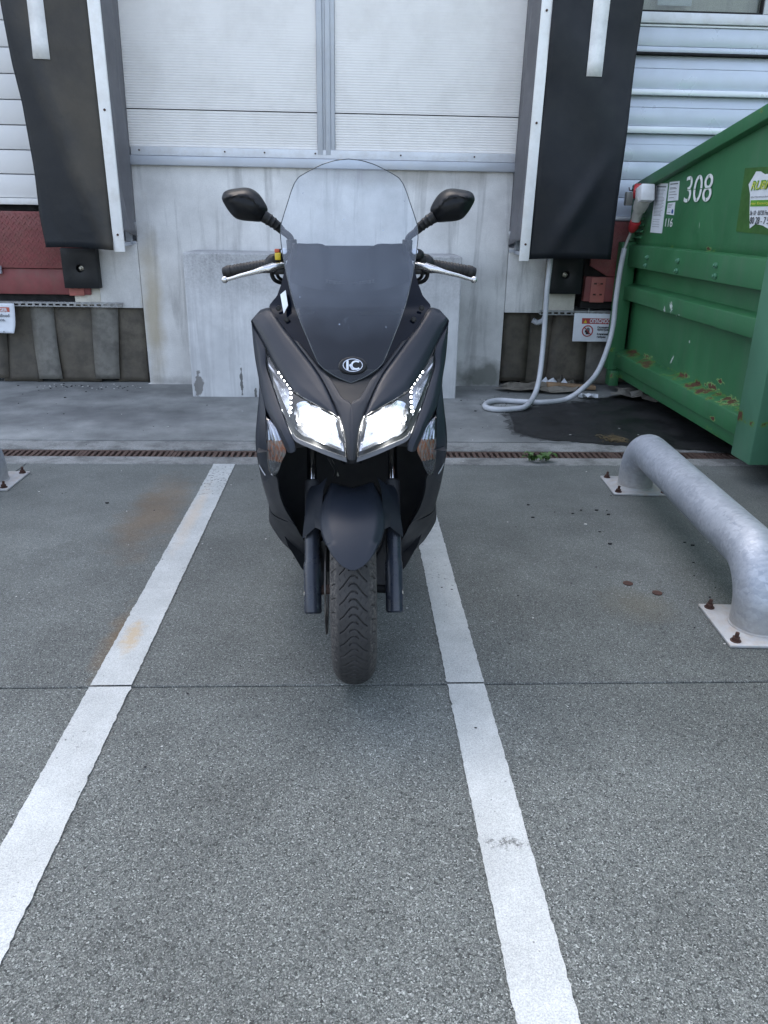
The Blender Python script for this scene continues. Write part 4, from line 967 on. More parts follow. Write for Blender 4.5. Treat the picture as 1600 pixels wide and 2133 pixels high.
PB = [(-2.5448,5.9291,0.006),(-2.3876,5.6284,0.006),(-2.3097,5.3377,0.006),(-2.3282,5.7633,0.006),(-2.2659,5.8343,0.006),(-2.0512,5.5284,0.006),(-1.9647,5.7262,0.006),(-1.8913,5.7968,0.006),(-1.8916,5.0433,0.006),(-1.2426,4.7349,0.006),(-1.0115,5.3198,0.006),(-1.7044,6.1488,0.006),(-2.0012,6.1362,0.006),(-1.1234,3.3592,0.006),(0.8256,3.3429,0.006),(0.8128,3.1826,0.006),(1.011,3.2311,0.006),(1.1691,3.2195,0.006),(1.1801,3.2685,0.006),(1.1326,3.2746,0.006),(1.0563,3.2743,0.006),(1.071,2.8835,0.006),(1.0664,3.0135,0.006),(1.4253,3.8348,0.006),(1.2912,2.5809,0.006),(1.281,2.4038,0.006),(1.2596,2.3673,0.006),(1.3423,2.6977,0.006),(0.8002,5.5298,0.006),(0.9207,5.3947,0.006),(0.8572,5.2029,0.006),(0.9362,5.2768,0.006),(1.3862,2.8982,0.006),(1.4102,2.868,0.006)]
for p in PB:
    s = rnd.uniform(.003, .008); m.ball((p[0]+rnd.uniform(-.005, .005), p[1], .003), (s*1.4, s, s*.5), 6)
for k in range(60):
    x = rnd.uniform(-2.4, -1.6); y = 6.0+rnd.gauss(-.10, .05); s = rnd.uniform(.002, .008); (m if k % 2 else m2).ball((x, y, .003), (s*1.3, s, s*.6), 5)
for k in range(60):
    x = rnd.uniform(.95, 1.3); y = 5.45+rnd.gauss(0, .15); s = rnd.uniform(.002, .006); (m if k % 2 else m2).ball((x, y, .003), (s*1.3, s, s*.6), 5)
for k in range(220):
    x = rnd.uniform(-2.2, 2.2); y = rnd.uniform(1.2, 5.9); s = rnd.uniform(.0015, .004); (m if k % 3 else m2).ball((x, y, .004), (s*1.3, s, s*.6), 5)
for (px_, py_) in [(-0.9329,3.5504,0.0),(0.7303,1.7932,0.0),(-0.7996,1.7121,-0.0),(1.5778,5.0681,0.0),(1.4373,4.7837,0.0),(1.6988,4.7655,0.0),(1.7879,4.8533,0.0)]and[]: pass
for p in [(1.0276,3.0963,0.006),(1.3582,4.5843,0.006),(1.719,4.7432,0.006),(1.5408,4.5102,0.006),(1.7913,4.5932,0.006),(-1.1455,4.7253,0.006)]:
    m2.ball((p[0], p[1], .004), (.008, .006, .003), 6)
tag(m.obj('dark_grit', 'debris', None, weld=False), 'dark grit and pebbles scattered over the pavement', 'grit', kind='stuff')
tag(m2.obj('pale_grit', 'light_debris', None, weld=False), 'pale grit scattered over the pavement', 'grit', kind='stuff')

# ================================================================ SCOOTER
sc = empty('maxi_scooter', (.010, 1.93, 0), 'matt anthracite maxi scooter facing the camera with lit headlights and tall clear windshield', 'scooter', rot=(0, -.0135, 0))
FZ = [.1,.2,.3,.4,.5,.6,.67,.74,.80,.85,.92,1.0,1.16,1.3,1.5]; FY = [.42,.33,.22,.10,0,-.07,-.11,-.10,-.05,.02,.09,.17,.30,.40,.55]
def F(x, z): return interp(z, FZ, FY)+interp(z, [.5, .8, 1.0], [2.4, 2.4, 1.0])*x*x+3*x**4
def Fs(x, z): return sum(w_*F(x, z+o_) for w_, o_ in ((.04, -.06), (.1, -.04), (.2, -.02), (.32, 0), (.2, .02), (.1, .04), (.04, .06)))
def grid_obj(name, rows, mat, parent, skirt=.0, smooth=50, closed=False):
    n, m_ = len(rows), len(rows[0]); V = [Vector(p) for r_ in rows for p in r_]
    f = [(i*m_+j, i*m_+j+1, (i+1)*m_+j+1, (i+1)*m_+j) for i in range(n-1) for j in range(m_-1)]
    if skirt:
        ring = [j for j in range(m_)]+[i*m_+m_-1 for i in range(1, n)]+[(n-1)*m_+j for j in range(m_-2, -1, -1)]+[i*m_ for i in range(n-2, 0, -1)]
        k = len(V); c = sum(V, Vector())/len(V)
        for i in ring: V.append(V[i]+Vector(((c.x-V[i].x)*.02, skirt, (c.z-V[i].z)*.02)))
        q = len(ring); f += [(ring[i], ring[(i+1) % q], k+(i+1) % q, k+i) for i in range(q)]
    me = bpy.data.meshes.new(name); me.from_pydata([tuple(v) for v in V], [], f)
    bm = bmesh.new(); bm.from_mesh(me); bmesh.ops.remove_doubles(bm, verts=bm.verts, dist=2e-5); bmesh.ops.recalc_face_normals(bm, faces=bm.faces); bm.to_mesh(me); bm.free()
    return link(name, me, mat, parent, smooth)
def sband(name, A, B, mat, n=28, m_=10, prof=None, skirt=.014, sides=(1, -1), parents=None, smooth=45, crv=True, off=0):
    a = resample(A, n, crv); b = resample(B, n, crv); out = []
    for s in sides:
        rows = []
        for p, q in zip(a, b):
            row = []
            for j in range(m_):
                v = j/(m_-1); r_ = p.lerp(q, v); x, z, dy = r_
                if prof: dy += interp(v, [t for t, _ in prof], [w for _, w in prof])
                row.append((s*x, Fs(x, z)+dy+off, z))
            rows.append(row)
        par = sc if parents is None else parents[0 if s == 1 else 1]
        out.append(grid_obj(name, rows, mat, par, skirt, smooth))
    return out
def band3(name, A, B, mat, n=24, m_=8, sides=(1, -1), skirt=0, bulge=None, parents=None, smooth=50, crv=True):
    a = resample(A, n, crv); b = resample(B, n, crv); out = []
    for s in sides:
        rows = []
        for p, q in zip(a, b):
            row = []
            for j in range(m_):
                v = j/(m_-1); r_ = p.lerp(q, v)
                if bulge: r_ = r_+Vector(bulge)*(4*v*(1-v))
                row.append((s*r_.x, r_.y, r_.z))
            rows.append(row)
        out.append(grid_obj(name, rows, mat, sc if parents is None else parents[0 if s == 1 else 1], skirt, smooth))
    return out
mx = lambda P: [(-p[0],)+tuple(p[1:]) for p in P]

# upper cowl (broad matt bands from the shoulders down to the nose)
A = [(-0.2739,0.9814,0.0),(-0.2636,0.9631,0.0),(-0.2313,0.9199,-0.002),(-0.2024,0.8794,-0.004),(-0.1606,0.8371,-0.006),(-0.1365,0.8227,-0.008),(-0.0909,0.8072,-0.008),(-0.033,0.787,-0.006)]
B = [(-0.2493,1.007,0.02),(-0.2233,1.0144,0.012),(-0.2083,1.0022,0.004),(-0.1762,0.9666,0.0),(-0.1518,0.9437,-0.002),(-0.1186,0.91,-0.004),(-0.089,0.878,-0.006),(-0.0599,0.8371,-0.006),(-0.0331,0.7886,-0.004)]
sband('upper_cowl', A, B[0:], 'matte', 36, 14, prof=[(0, .006), (.07, -.006), (.3, -.013), (.7, -.013), (.95, -.007), (1, .006)], skirt=.025)
# matt grey arms that meet over the nose
A = [(-0.1521,0.9432,0.002),(-0.1188,0.9094,0.0),(-0.0891,0.8774,-0.002),(-0.0601,0.8365,-0.002),(-0.0331,0.7876,-0.004),(-0.019,0.7474,-0.01),(-0.0103,0.6921,-0.012)]
B = [(-0.1365,0.9381,0.006),(-0.105,0.9075,0.004),(-0.078,0.8816,0.002),(-0.0518,0.8602,0.0),(-0.0222,0.8238,-0.008),(0.0028,0.8035,-0.016),(0.0009,0.6934,-0.02)]
sband('nose_arm', A, B, 'matte2', 40, 8, prof=[(0, .004), (.12, -.003), (.6, -.006), (1, -.004)], skirt=.02)
# dark infill below the windshield tip
A = [(-0.0783,0.8793,0.01),(-0.0506,0.8565,0.004),(-0.0223,0.8224,0.0),(0.0028,0.8035,-0.006)]; B = mx(A)
sband('nose_infill', A, B, 'blk', 16, 10, sides=(1,), skirt=.01)
# glossy cowl behind the windshield
A = [(-0.1557,1.174,0.012),(-0.1691,1.1477,0.014),(-0.1796,1.1155,0.016),(-0.1897,1.0752,0.018),(-0.2015,1.0446,0.02),(-0.2249,1.0188,0.026),(-0.2152,0.9991,0.018),(-0.1731,0.9559,0.014),(-0.1341,0.9251,0.013),(-0.1014,0.8945,0.013),(-0.0733,0.8687,0.012),(-0.0384,0.8478,0.01),(0.002,0.8374,0.008)]
B = mx(A)
sband('inner_cowl', A, B, 'gloss', 60, 24, sides=(1,), skirt=.0, crv=False)
# headlights
hl = [empty('headlight', (0, 0, 0)) for _ in (0, 1)]
for o in hl: o.parent = sc
lA = [(-0.2294,0.9082,0.008),(-0.2268,0.8737,0.008),(-0.2014,0.8224,0.008),(-0.1749,0.7745,0.008),(-0.1545,0.7376,0.008),(-0.1409,0.7204,0.006),(-0.0985,0.7124,0.0),(-0.0128,0.6868,-0.006)]
lB = [(-0.2287,0.9089,0.008),(-0.1991,0.8681,0.006),(-0.1611,0.8324,0.004),(-0.137,0.8194,0.002),(-0.0912,0.8044,0.0),(-0.0331,0.7862,-0.002),(-0.0208,0.7544,-0.006),(-0.0122,0.6868,-0.006)]
sband('lens', lA, lB, 'lens', 40, 14, prof=[(0, .0), (.5, -.006), (1, 0)], skirt=.004, parents=hl)
sband('housing', lA, lB, 'blk', 40, 10, prof=[(0, .004), (.12, .05), (.5, .07), (.88, .05), (1, .004)], skirt=0, parents=hl)
A = [(-0.2264,0.8998,0.02),(-0.2216,0.8692,0.02),(-0.1967,0.8236,0.03),(-0.169,0.7827,0.03),(-0.1594,0.7655,0.03)]; B = [(-0.2231,0.8953,0.03),(-0.2017,0.8609,0.034),(-0.1774,0.8384,0.034),(-0.1643,0.8218,0.034),(-0.1584,0.7669,0.034)]
sband('led_reflector', A, B, 'silverpl', 20, 5, skirt=0, parents=hl, off=.004)
A = [(-0.1487,0.7548,0.03),(-0.1478,0.7737,0.03),(-0.1411,0.7937,0.04),(-0.1131,0.8014,0.04),(-0.0726,0.7886,0.03),(-0.0349,0.7724,0.03)]; B = [(-0.1459,0.7418,0.03),(-0.1246,0.7266,0.03),(-0.0998,0.7196,0.03),(-0.0678,0.7141,0.02),(-0.0391,0.7043,0.02),(-0.0187,0.6995,0.015)]
sband('reflector', A, B, 'silverpl', 24, 12, prof=[(0, .0), (.5, .03), (1, 0)], skirt=0, parents=hl, off=.012)
A = [(-0.1424,0.7599,0.03),(-0.1414,0.7747,0.03),(-0.1345,0.7862,0.04),(-0.1092,0.7936,0.04),(-0.0726,0.7824,0.03),(-0.041,0.766,0.03)]; B = [(-0.1383,0.7461,0.03),(-0.1206,0.7357,0.03),(-0.0972,0.7283,0.03),(-0.0676,0.7236,0.02),(-0.0425,0.7137,0.02),(-0.0258,0.7088,0.015)]
sband('lit_reflector', A, B, 'beamv', 24, 14, prof=[(0, .0), (.5, .014), (1, 0)], skirt=0, parents=hl, off=.008)
for s in (0, 1):
    p = [(-0.0847,0.7589,0.03)][0]; x = p[0]*(1 if s == 0 else -1)
    MB().ball((x, F(p[0], p[1])+.028, p[1]), .012, 10).obj('bulb', 'bulbm', hl[s], smooth=60)
    for q in [(-0.192,0.8601,0.02),(-0.1836,0.8524,0.02),(-0.1744,0.8456,0.02),(-0.1659,0.8382,0.02),(-0.1589,0.83,0.02),(-0.157,0.8206,0.02),(-0.156,0.8109,0.02),(-0.156,0.8006,0.02),(-0.1557,0.7896,0.02),(-0.1563,0.7795,0.02)]:
        x = q[0]*(1 if s == 0 else -1); MB().ball((x, F(q[0], q[1])+q[2], q[1]), (.0036, .003, .0036), 8).obj('led', 'led', hl[s], smooth=60)
A = [(-0.1514,0.7343,0.0),(-0.1403,0.7203,-0.002),(-0.0982,0.7099,-0.008),(-0.0116,0.6845,-0.014)]; B = [(-0.1489,0.7391,0.002),(-0.1366,0.7271,0.002),(-0.0958,0.7184,-0.003),(-0.0138,0.6959,-0.009)]
sband('lens_lip', A, B, 'lip', 20, 5, skirt=.008, parents=hl)
# outer cheek between headlight and flank
A = [(-0.2744,0.9797,0.004),(-0.2673,0.9134,0.006),(-0.2596,0.8715,0.006),(-0.2461,0.824,0.008),(-0.2285,0.7795,0.004),(-0.1973,0.7433,0.0),(-0.1805,0.716,-0.002),(-0.1644,0.6884,-0.002)]
B = [(-0.2727,0.9777,0.002),(-0.2329,0.9171,0.0),(-0.228,0.8713,0.0),(-0.2033,0.8214,0.0),(-0.1768,0.7737,0.0),(-0.1563,0.7362,-0.002),(-0.1442,0.7162,-0.003),(-0.141,0.6961,-0.002)]
sband('cheek_panel', A, B, 'matte', 36, 9, prof=[(0, .004), (.1, -.003), (.5, -.010), (.85, -.002), (1, .004)], skirt=.02)
# flank with turn signal cut out: split in upper and lower strips round the lamp
A = [(-0.248,0.8229,0.012),(-0.2511,0.7617,0.014),(-0.258,0.702,0.014),(-0.2602,0.6656,0.014),(-0.2592,0.6176,0.012),(-0.2544,0.5401,0.006)]
B = [(-0.2444,0.8222,0.008),(-0.2271,0.7751,0.006),(-0.2253,0.7546,0.004),(-0.2237,0.7142,0.004),(-0.225,0.6387,0.002),(-0.2191,0.5905,0.0)]
sband('side_panel', A, B, 'matte', 30, 7, prof=[(0, .006), (.25, -.002), (1, 0)], skirt=.03)
A = [(-0.2544,0.5401,0.006),(-0.2472,0.4525,0.0),(-0.2431,0.4166,-0.004),(-0.2124,0.4146,-0.01),(-0.1683,0.4229,-0.02)]; B = [(-0.2191,0.5905,0.0),(-0.2018,0.5989,-0.004),(-0.2002,0.5383,-0.008),(-0.1892,0.481,-0.014),(-0.1692,0.4273,-0.02)]
sband('lower_side_panel', A, B, 'matte2', 22, 8, prof=[(0, .006), (.2, -.002), (.55, -.006), (.6, -.002), (1, 0)], skirt=.03)
A = [(-0.2503,0.4416,0.01),(-0.2651,0.3624,0.01),(-0.2688,0.3076,0.01),(-0.2408,0.2265,0.01),(-0.2065,0.1915,0.01),(-0.1644,0.1474,0.01)]; B = [(-0.2468,0.4481,0.004),(-0.2427,0.4119,0.0),(-0.2123,0.4082,-0.004),(-0.1715,0.4143,-0.01),(-0.1583,0.3625,-0.01),(-0.1466,0.2941,0.0)]
sband('belly_panel', A, B, 'matte2', 22, 8, prof=[(0, .006), (.5, -.004), (1, 0)], skirt=.03)
# trim line decals on the flank
A = [(-0.2553,0.6135,0.002),(-0.2494,0.5989,0.0),(-0.2387,0.5853,-0.004)]; B = [(-0.2534,0.6162,0.002),(-0.2458,0.6026,0.0),(-0.2365,0.5901,-0.004)]
sband('decal_line', A, B, 'emb', 8, 2, skirt=0)
# turn signals
ts = [empty('turn_signal', (0, 0, 0)) for _ in (0, 1)]
for o in ts: o.parent = sc
tA = [(-0.2239,0.7575,0.002),(-0.222,0.722,0.0),(-0.2239,0.6414,-0.004),(-0.2208,0.606,-0.006),(-0.2096,0.5979,-0.006)]; tB = [(-0.2231,0.7588,0.002),(-0.2099,0.7519,0.0),(-0.1905,0.7341,-0.002),(-0.1753,0.7069,-0.004),(-0.1682,0.6856,-0.004),(-0.1802,0.6597,-0.005),(-0.1934,0.6231,-0.006),(-0.2089,0.5973,-0.006)]
sband('lens', tA, tB, 'lens', 26, 8, prof=[(0, 0), (.5, -.006), (1, 0)], skirt=.004, parents=ts)
for q, (u0, u1, mt) in enumerate(((0, .38, 'silverpl'), (.38, .72, 'amberribs'), (.72, 1, 'silverpl'))):
    a = resample(tA, 27)[int(u0*26):int(u1*26)+1]; b = resample(tB, 27)[int(u0*26):int(u1*26)+1]
    for s in (1, -1):
        rows = []
        for p_, q_ in zip(a, b):
            row = []
            for j in range(25):
                v = j/24; r_ = p_.lerp(q_, v); row.append((s*r_.x, Fs(r_.x, r_.y)+r_.z+.012+.004*math.cos(v*math.pi*9), r_.y))
            rows.append(row)
        grid_obj('ribbed_reflector', rows, mt, ts[0 if s == 1 else 1])
# sides of the body running back from the silhouette
OUT = [(-0.2744,0.9809,0.004),(-0.2675,0.9131,0.008),(-0.2601,0.8707,0.01),(-0.2482,0.8225,0.014),(-0.2514,0.7612,0.016),(-0.2584,0.7013,0.016),(-0.2607,0.6647,0.016),(-0.2596,0.6166,0.014),(-0.2553,0.5377,0.01),(-0.2498,0.4445,0.01),(-0.2658,0.3602,0.012),(-0.2695,0.3052,0.012),(-0.2419,0.2221,0.014),(-0.2072,0.188,0.014),(-0.1652,0.1421,0.016)]
o_r = resample(OUT, 44)
for s in (1, -1):
    rows = []
    for p in o_r:
        y0 = Fs(p.x, p.y)+p.z; row = []
        for j in range(8):
            v = j/7; row.append((s*p.x*(1-.30*v*v), y0+.002+(.48 if p.y > .5 else .62)*v, p.y+(-.05 if p.y > .8 else .02)*v))
        rows.append(row)
    grid_obj('body_side', rows, 'matte', sc, 0, 60)
rows = []
for z in [.10, .18, .26, .36, .46, .56, .66, .74, .82]:
    w = interp(z, [.10, .16, .3, .5, .8], [.10, .16, .23, .26, .26]); rows.append([(w*(j/6-.5)*2, .44+.0*z-.10*(abs(j/6-.5)*2)**2, z) for j in range(13)] if False else [(w*(j/12-.5)*2, .45-.10*(abs(j/12-.5)*2)**2*1.0, z) for j in range(13)])
grid_obj('inner_fairing', rows, 'cavity', sc, 0, 60)
rows = [[(x*.25, y, .70-.03*abs(x)) for x in (-1, -.5, 0, .5, 1)] for y in (.02, .15, .3, .45)]
grid_obj('inner_fairing', rows, 'cavity', sc, 0, 60)
MB().tube([(-.05, .05, .665), (.05, .05, .665)], .02, 10).obj('nose_bracket', 'cavity', sc)
MB().tube(catmull([(-0.0621,0.02,0.6585),(-0.0527,0.03,0.6355),(-0.0435,0.05,0.609),(-0.0484,0.08,0.5827)], 5), .0045, 8).obj('brake_hose', 'blk', sc, smooth=60)
MB().tube(catmull([(-0.0551,0.03,0.6449),(-0.0468,0.04,0.623),(-0.0392,0.08,0.5855)], 5), .003, 8).obj('cable', 'pluggrey', sc, smooth=60)

# windshield
wo = [(0.0023,1.3974),(-0.0348,1.3943),(-0.072,1.3839),(-0.1108,1.3661),(-0.1391,1.351),(-0.1513,1.3346),(-0.1606,1.3121),(-0.1692,1.2858),(-0.1791,1.2572),(-0.1883,1.2275),(-0.1892,1.1969),(-0.1847,1.1679),(-0.1788,1.1381),(-0.1717,1.1086),(-0.1605,1.068),(-0.1469,1.027),(-0.1297,0.9868),(-0.1128,0.954),(-0.0938,0.9149),(-0.0825,0.8946),(-0.0688,0.8832),(-0.0369,0.8658),(-0.0014,0.8528)]
FWf = lambda x, z: .02+.70*(z-.85)+1.5*x*x
left = [Vector((p[0], p[1], 0)) for p in wo]; left[0].x = 0; left[-1].x = 0
lf = []
for i, (a, b) in enumerate(zip(left, left[1:])):
    for k in range(4): lf.append(a.lerp(b, k/4))
lf.append(left[-1])
lf2 = [lf[0]]+[(lf[i-1]+lf[i]*2+lf[i+1])/4 for i in range(1, len(lf)-1)]+[lf[-1]]
lf2[0].x = 0; lf2[-1].x = 0
ws = empty('windshield', (0, 0, 0)); ws.parent = sc
rows = []
for p in lf2:
    rows.append([(p.x*(1-2*j/32), FWf(p.x*(1-2*j/32), p.y)-.0*0, p.y) for j in range(33)])
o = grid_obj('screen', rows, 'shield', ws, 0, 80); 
rim = [(p.x, FWf(p.x, p.y), p.y) for p in lf2]+[(-p.x, FWf(p.x, p.y), p.y) for p in reversed(lf2[:-1])]
MB().tube(rim, .0013, 6, False).obj('screen_edge', 'edge', ws, smooth=60)
# emblem
ex, ey = [(0.0052,0.8925)][0]; ez = FWf(ex, ey)
EM = Matrix.Translation((ex, ez-.004, ey)) @ Matrix.Rotation(R(90-30), 4, 'X')
m = MB(); n = 28; hw, hh = .030, .0185
def ring(m, cx, cy, rx, ry, t, z0, z1, a0=0, a1=360, n=28):
    k = n; v = []
    for i in range(k+1):
        a = R(a0+(a1-a0)*i/k)
        for (rr1, zz) in ((0, z0), (t, z0), (t, z1), (0, z1)): v.append(EM @ Vector((cx+(rx-rr1)*math.cos(a), cy+(ry-rr1)*math.sin(a), zz)))
    f = [(i*4+j, i*4+(j+1) % 4, (i+1)*4+(j+1) % 4, (i+1)*4+j) for i in range(k) for j in range(4)]
    m.add(v, f)
base = MB(); v = []
for zz, sc_ in ((-.006, 1.0), (.0, 1.0), (.003, .9)):
    for i in range(32): v.append(EM @ Vector((.037*sc_*math.cos(i*math.pi/16), .024*sc_*math.sin(i*math.pi/16), zz)))
base.add(v, [(i, (i+1) % 32, 32+(i+1) % 32, 32+i) for i in range(32)]+[(32+i, 32+(i+1) % 32, 64+(i+1) % 32, 64+i) for i in range(32)]+[tuple(range(64, 96))])
base.obj('emblem_base', 'blk', ws, smooth=30)
ring(m, 0, 0, .0255, .0175, .0016, .0025, .0045)
ring(m, .0085, 0, .0135, .0125, .0042, .0025, .0045, 48, 312, 20)
def epoly(pts): m.prism([EM @ Vector((x, y, .0025)) for x, y in pts], EM.to_3x3() @ Vector((0, 0, .002)))
epoly([(-.0165, -.0125), (-.0108, -.0125), (-.0108, .0125), (-.0145, .0125), (-.0165, .009)]); epoly([(-.0098, .000), (-.006, .0035), (.0045, -.0125), (-.0025, -.0125)])
m.obj('emblem', 'emb', ws)
# sticker and screws
st_ = [(-0.1906,1.0501,0.004),(-0.176,1.0614,0.004),(-0.1684,1.0242,0.004),(-0.18,1.0039,0.004)]
MB().prism([(x, F(x, z)+dy-.002, z) for x, z, dy in st_], (0, .001, 0)).obj('sticker', 'sticker', sc)
for s in (1, -1):
    for x, z, dy in [(-0.1955,1.0154,0.008),(-0.172,0.9889,0.008)]:
        y = F(x, z)+dy; MB().tube([(s*x, y+.004, z), (s*x, y-.002, z)], .0072, 14).obj('screw', 'blk', sc, bevel=.001)
        MB().tube([(s*x, y-.0015, z), (s*x, y-.0028, z)], .004, 6).obj('screw_recess', 'cavity', sc)
    pass
# dashboard hood seen through the screen
hA = [(-0.1589,0.34,1.1792),(-0.1397,0.33,1.1798),(-0.1182,0.325,1.179),(-0.0876,0.32,1.1797),(-0.0745,0.32,1.178),(-0.064,0.32,1.1725),(-0.051,0.32,1.1664),(-0.027,0.32,1.1706),(-0.0005,0.32,1.1722)]
hB = [(-0.1624,0.245,1.0839),(-0.1441,0.24,1.0783),(-0.1246,0.235,1.0727),(-0.1,0.23,1.0672),(-0.0844,0.228,1.0651),(-0.0716,0.226,1.0629),(-0.0561,0.225,1.0607),(-0.0302,0.224,1.0587),(-0.0017,0.224,1.0578)]
hA = hA+[(-p[0],)+tuple(p[1:]) for p in hA[-2::-1]]; hB = hB+[(-p[0],)+tuple(p[1:]) for p in hB[-2::-1]]
band3('instrument_hood', hA, hB, 'gloss', 60, 8, sides=(1,), crv=False)
hC = [(p[0]*.96, p[1]+.13, p[2]-.02) for p in hA]
band3('instrument_hood', hA, hC, 'blk', 30, 4, sides=(1,), crv=False)
vt = MB()
for s in (1, -1):
    for k in range(7):
        x = s*(.010+k*.0088); z = 1.078+.0008*k*1.4; y = .247-.002; vt.box((x-.0034, y-.004, z-.004), (x+.0034, y+.004, z+.004), None)
vt.obj('vent_slots', 'cavity', sc)
# handlebar
for s in (1, -1):
    side = '' 
    def PM(p): return Vector((s*p[0], p[1], p[2]))
    g = [PM(p) for p in [(-0.1931,0.42,1.1238),(-0.2216,0.425,1.1191),(-0.3208,0.435,1.1038),(-0.3582,0.44,1.0963)]]
    MB().tube([g[0], g[1]], .011, 12).obj('handlebar', 'blk', sc, smooth=40)
    L_ = resample(g[1:], 90, False); rr = [.0165+(.0012 if (i % 6) < 3 and 8 < i < 78 else 0)+(.002 if i > 80 else 0)+(.003 if i < 4 else 0) for i in range(90)]
    MB().tube(L_, rr, 16).obj('grip', 'grip', sc, smooth=50)
    e = g[-1]; dv = (g[-1]-g[-2]).normalized(); MB().tube([e, e+dv*.012], [.018, .015], 14).obj('bar_end', 'blk', sc, smooth=30)
    # switch housing
    h = PM([(-0.21,0.42,1.1196)][0]); 
    MB().ball((h.x-s*.006, h.y, h.z), (.032, .030, .030), 14).obj('switch_housing', 'blk', sc, smooth=60)
    MB().box((h.x-s*.0-.012, h.y-.034, h.z+.004), (h.x+.010, h.y-.02, h.z+.026)).obj('switch_cap', 'blk', sc, bevel=.003)
    if s == 1:
        y_ = PM([(-0.2017,0.37,1.1431)][0]); MB().box((y_.x-.009, y_.y-.012, y_.z-.009), (y_.x+.007, y_.y+.01, y_.z+.010)).obj('yellow_switch', 'yellow', sc, bevel=.002)
        y_ = PM([(-0.2055,0.375,1.1583)][0]); MB().box((y_.x-.007, y_.y-.003, y_.z-.005), (y_.x+.007, y_.y+.01, y_.z+.005)).obj('red_switch', 'orange', sc, bevel=.002)
    # brake master cylinder and lever
    c0 = [PM(p) for p in [(-0.1865,0.37,1.1187),(-0.1943,0.365,1.1176),(-0.2211,0.36,1.1136)]]
    MB().tube(c0, [.010, .012, .011], 12).obj('master_cylinder', 'aluc', sc, smooth=40)
    MB().ball((c0[0].x-s*.004, c0[0].y+.02, c0[0].z+.028), (.024, .02, .018), 12).obj('fluid_reservoir', 'blk', sc, smooth=60)
    MB().box((c0[1].x-.014, c0[1].y-.012, c0[1].z-.022), (c0[1].x+.010, c0[1].y+.02, c0[1].z-.008)).obj('lever_bracket', 'blk', sc, bevel=.003)
    lv = [PM(p) for p in [(-0.2121,0.352,1.1168),(-0.2281,0.348,1.1116),(-0.244,0.345,1.109),(-0.2762,0.352,1.1004),(-0.3122,0.365,1.0912),(-0.3413,0.375,1.0823),(-0.3586,0.38,1.0791)]]
    Lr = resample(lv, 40); rr = [interp(i/39, [0, .12, .25, .4, .9, 1], [.012, .0125, .009, .0068, .0050, .005]) for i in range(40)]
    MB().tube(Lr, rr, 12).ball(tuple(lv[-1]), .0098, 14).obj('brake_lever', 'aluc', sc, smooth=60)
    MB().tube(catmull([PM(p) for p in [(-0.2222,0.37,1.1117),(-0.2223,0.375,1.0905),(-0.2126,0.38,1.0757),(-0.1912,0.4,1.0679)]], 6), .006, 8).obj('brake_hose', 'blk', sc, smooth=60)
    MB().tube(catmull([PM(p) for p in [(-0.2117,0.4,1.1022),(-0.2071,0.4,1.085),(-0.1954,0.42,1.0744)]], 5), .005, 8).obj('cable', 'blk', sc, smooth=60)
    # badge on reservoir cap
    bz_ = PM([(-0.1853,0.375,1.156)][0]); MB().tube([bz_, bz_+Vector((0, -.004, .002))], .009, 14).obj('reservoir_cap', 'emb', sc, bevel=.001)
    # mirror
    mo = [(-0.3538,0.4,1.3018),(-0.3478,0.4,1.3118),(-0.3341,0.4,1.3181),(-0.3101,0.4,1.3222),(-0.2861,0.4,1.3239),(-0.2679,0.4,1.3193),(-0.2525,0.4,1.3085),(-0.2413,0.4,1.2938),(-0.2316,0.4,1.2766),(-0.2295,0.4,1.2641),(-0.2372,0.4,1.2464),(-0.2472,0.4,1.2348),(-0.2767,0.4,1.2356),(-0.3008,0.4,1.2378),(-0.3205,0.4,1.2438),(-0.3356,0.4,1.2586),(-0.3476,0.4,1.2771),(-0.3546,0.4,1.2919)]
    mi = empty('mirror', (0, 0, 0)); mi.parent = sc
    O = [PM(p) for p in catmull(mo, 3, True)]; c = sum(O, Vector())/len(O); c.y = .40; rows = []
    ridge = lambda P: 0
    for t, dy in ((0, -.052), (.12, -.0516), (.25, -.050), (.35, -.048), (.45, -.045), (.54, -.0415), (.62, -.037), (.70, -.032), (.78, -.026), (.84, -.0205), (.9, -.014), (.97, -.005), (1.0, .004), (.99, .014), (.95, .020)):
        row = []
        for p in O+[O[0]]:
            q_ = c.lerp(p, t); u_ = abs(q_.x)-abs(c.x); v_ = q_.z-c.z
            low_ = max(0, min(1, (interp(u_, [-.060, -.045, -.030, -.007, .025, .056], [-.036, -.012, .010, .020, .019, .010])-v_)/.0035))
            row.append((q_.x, .40+dy+.0065*low_*(1 if t < .8 else max(0, (.97-t)/.17)), q_.z))
        rows.append(row)
    grid_obj('mirror_shell', rows, 'mirrorblk', mi, 0, 40)
    rows = [[tuple(Vector((c.x, .419, c.z)).lerp(Vector((p.x, .419, p.z)), t)) for p in O+[O[0]]] for t in (0, .5, .95)]
    grid_obj('mirror_glass', rows, 'glassm', mi, 0)
    b_ = [PM(p) for p in [(-0.2424,0.4,1.2501),(-0.2322,0.402,1.2439),(-0.209,0.405,1.2278),(-0.1913,0.41,1.2102),(-0.1727,0.41,1.1963),(-0.1665,0.41,1.1835),(-0.1645,0.41,1.164)]]
    Lr = resample(b_[:4], 30, False); MB().tube(Lr, [.0175-.0065*i/29+(.0016 if i in (8, 9, 14, 15, 20, 21) else 0) for i in range(30)], 14).obj('rubber_boot', 'blk', mi, smooth=40)
    MB().tube(resample(b_[3:], 16), .0095, 12).obj('mirror_stem', 'blk', mi, smooth=60)
    MB().tube([b_[5]+Vector((-s*.0, 0, .004)), b_[6]+Vector((0, 0, -.01))], .015, 12).obj('stem_nut', 'blk', mi, bevel=.002)
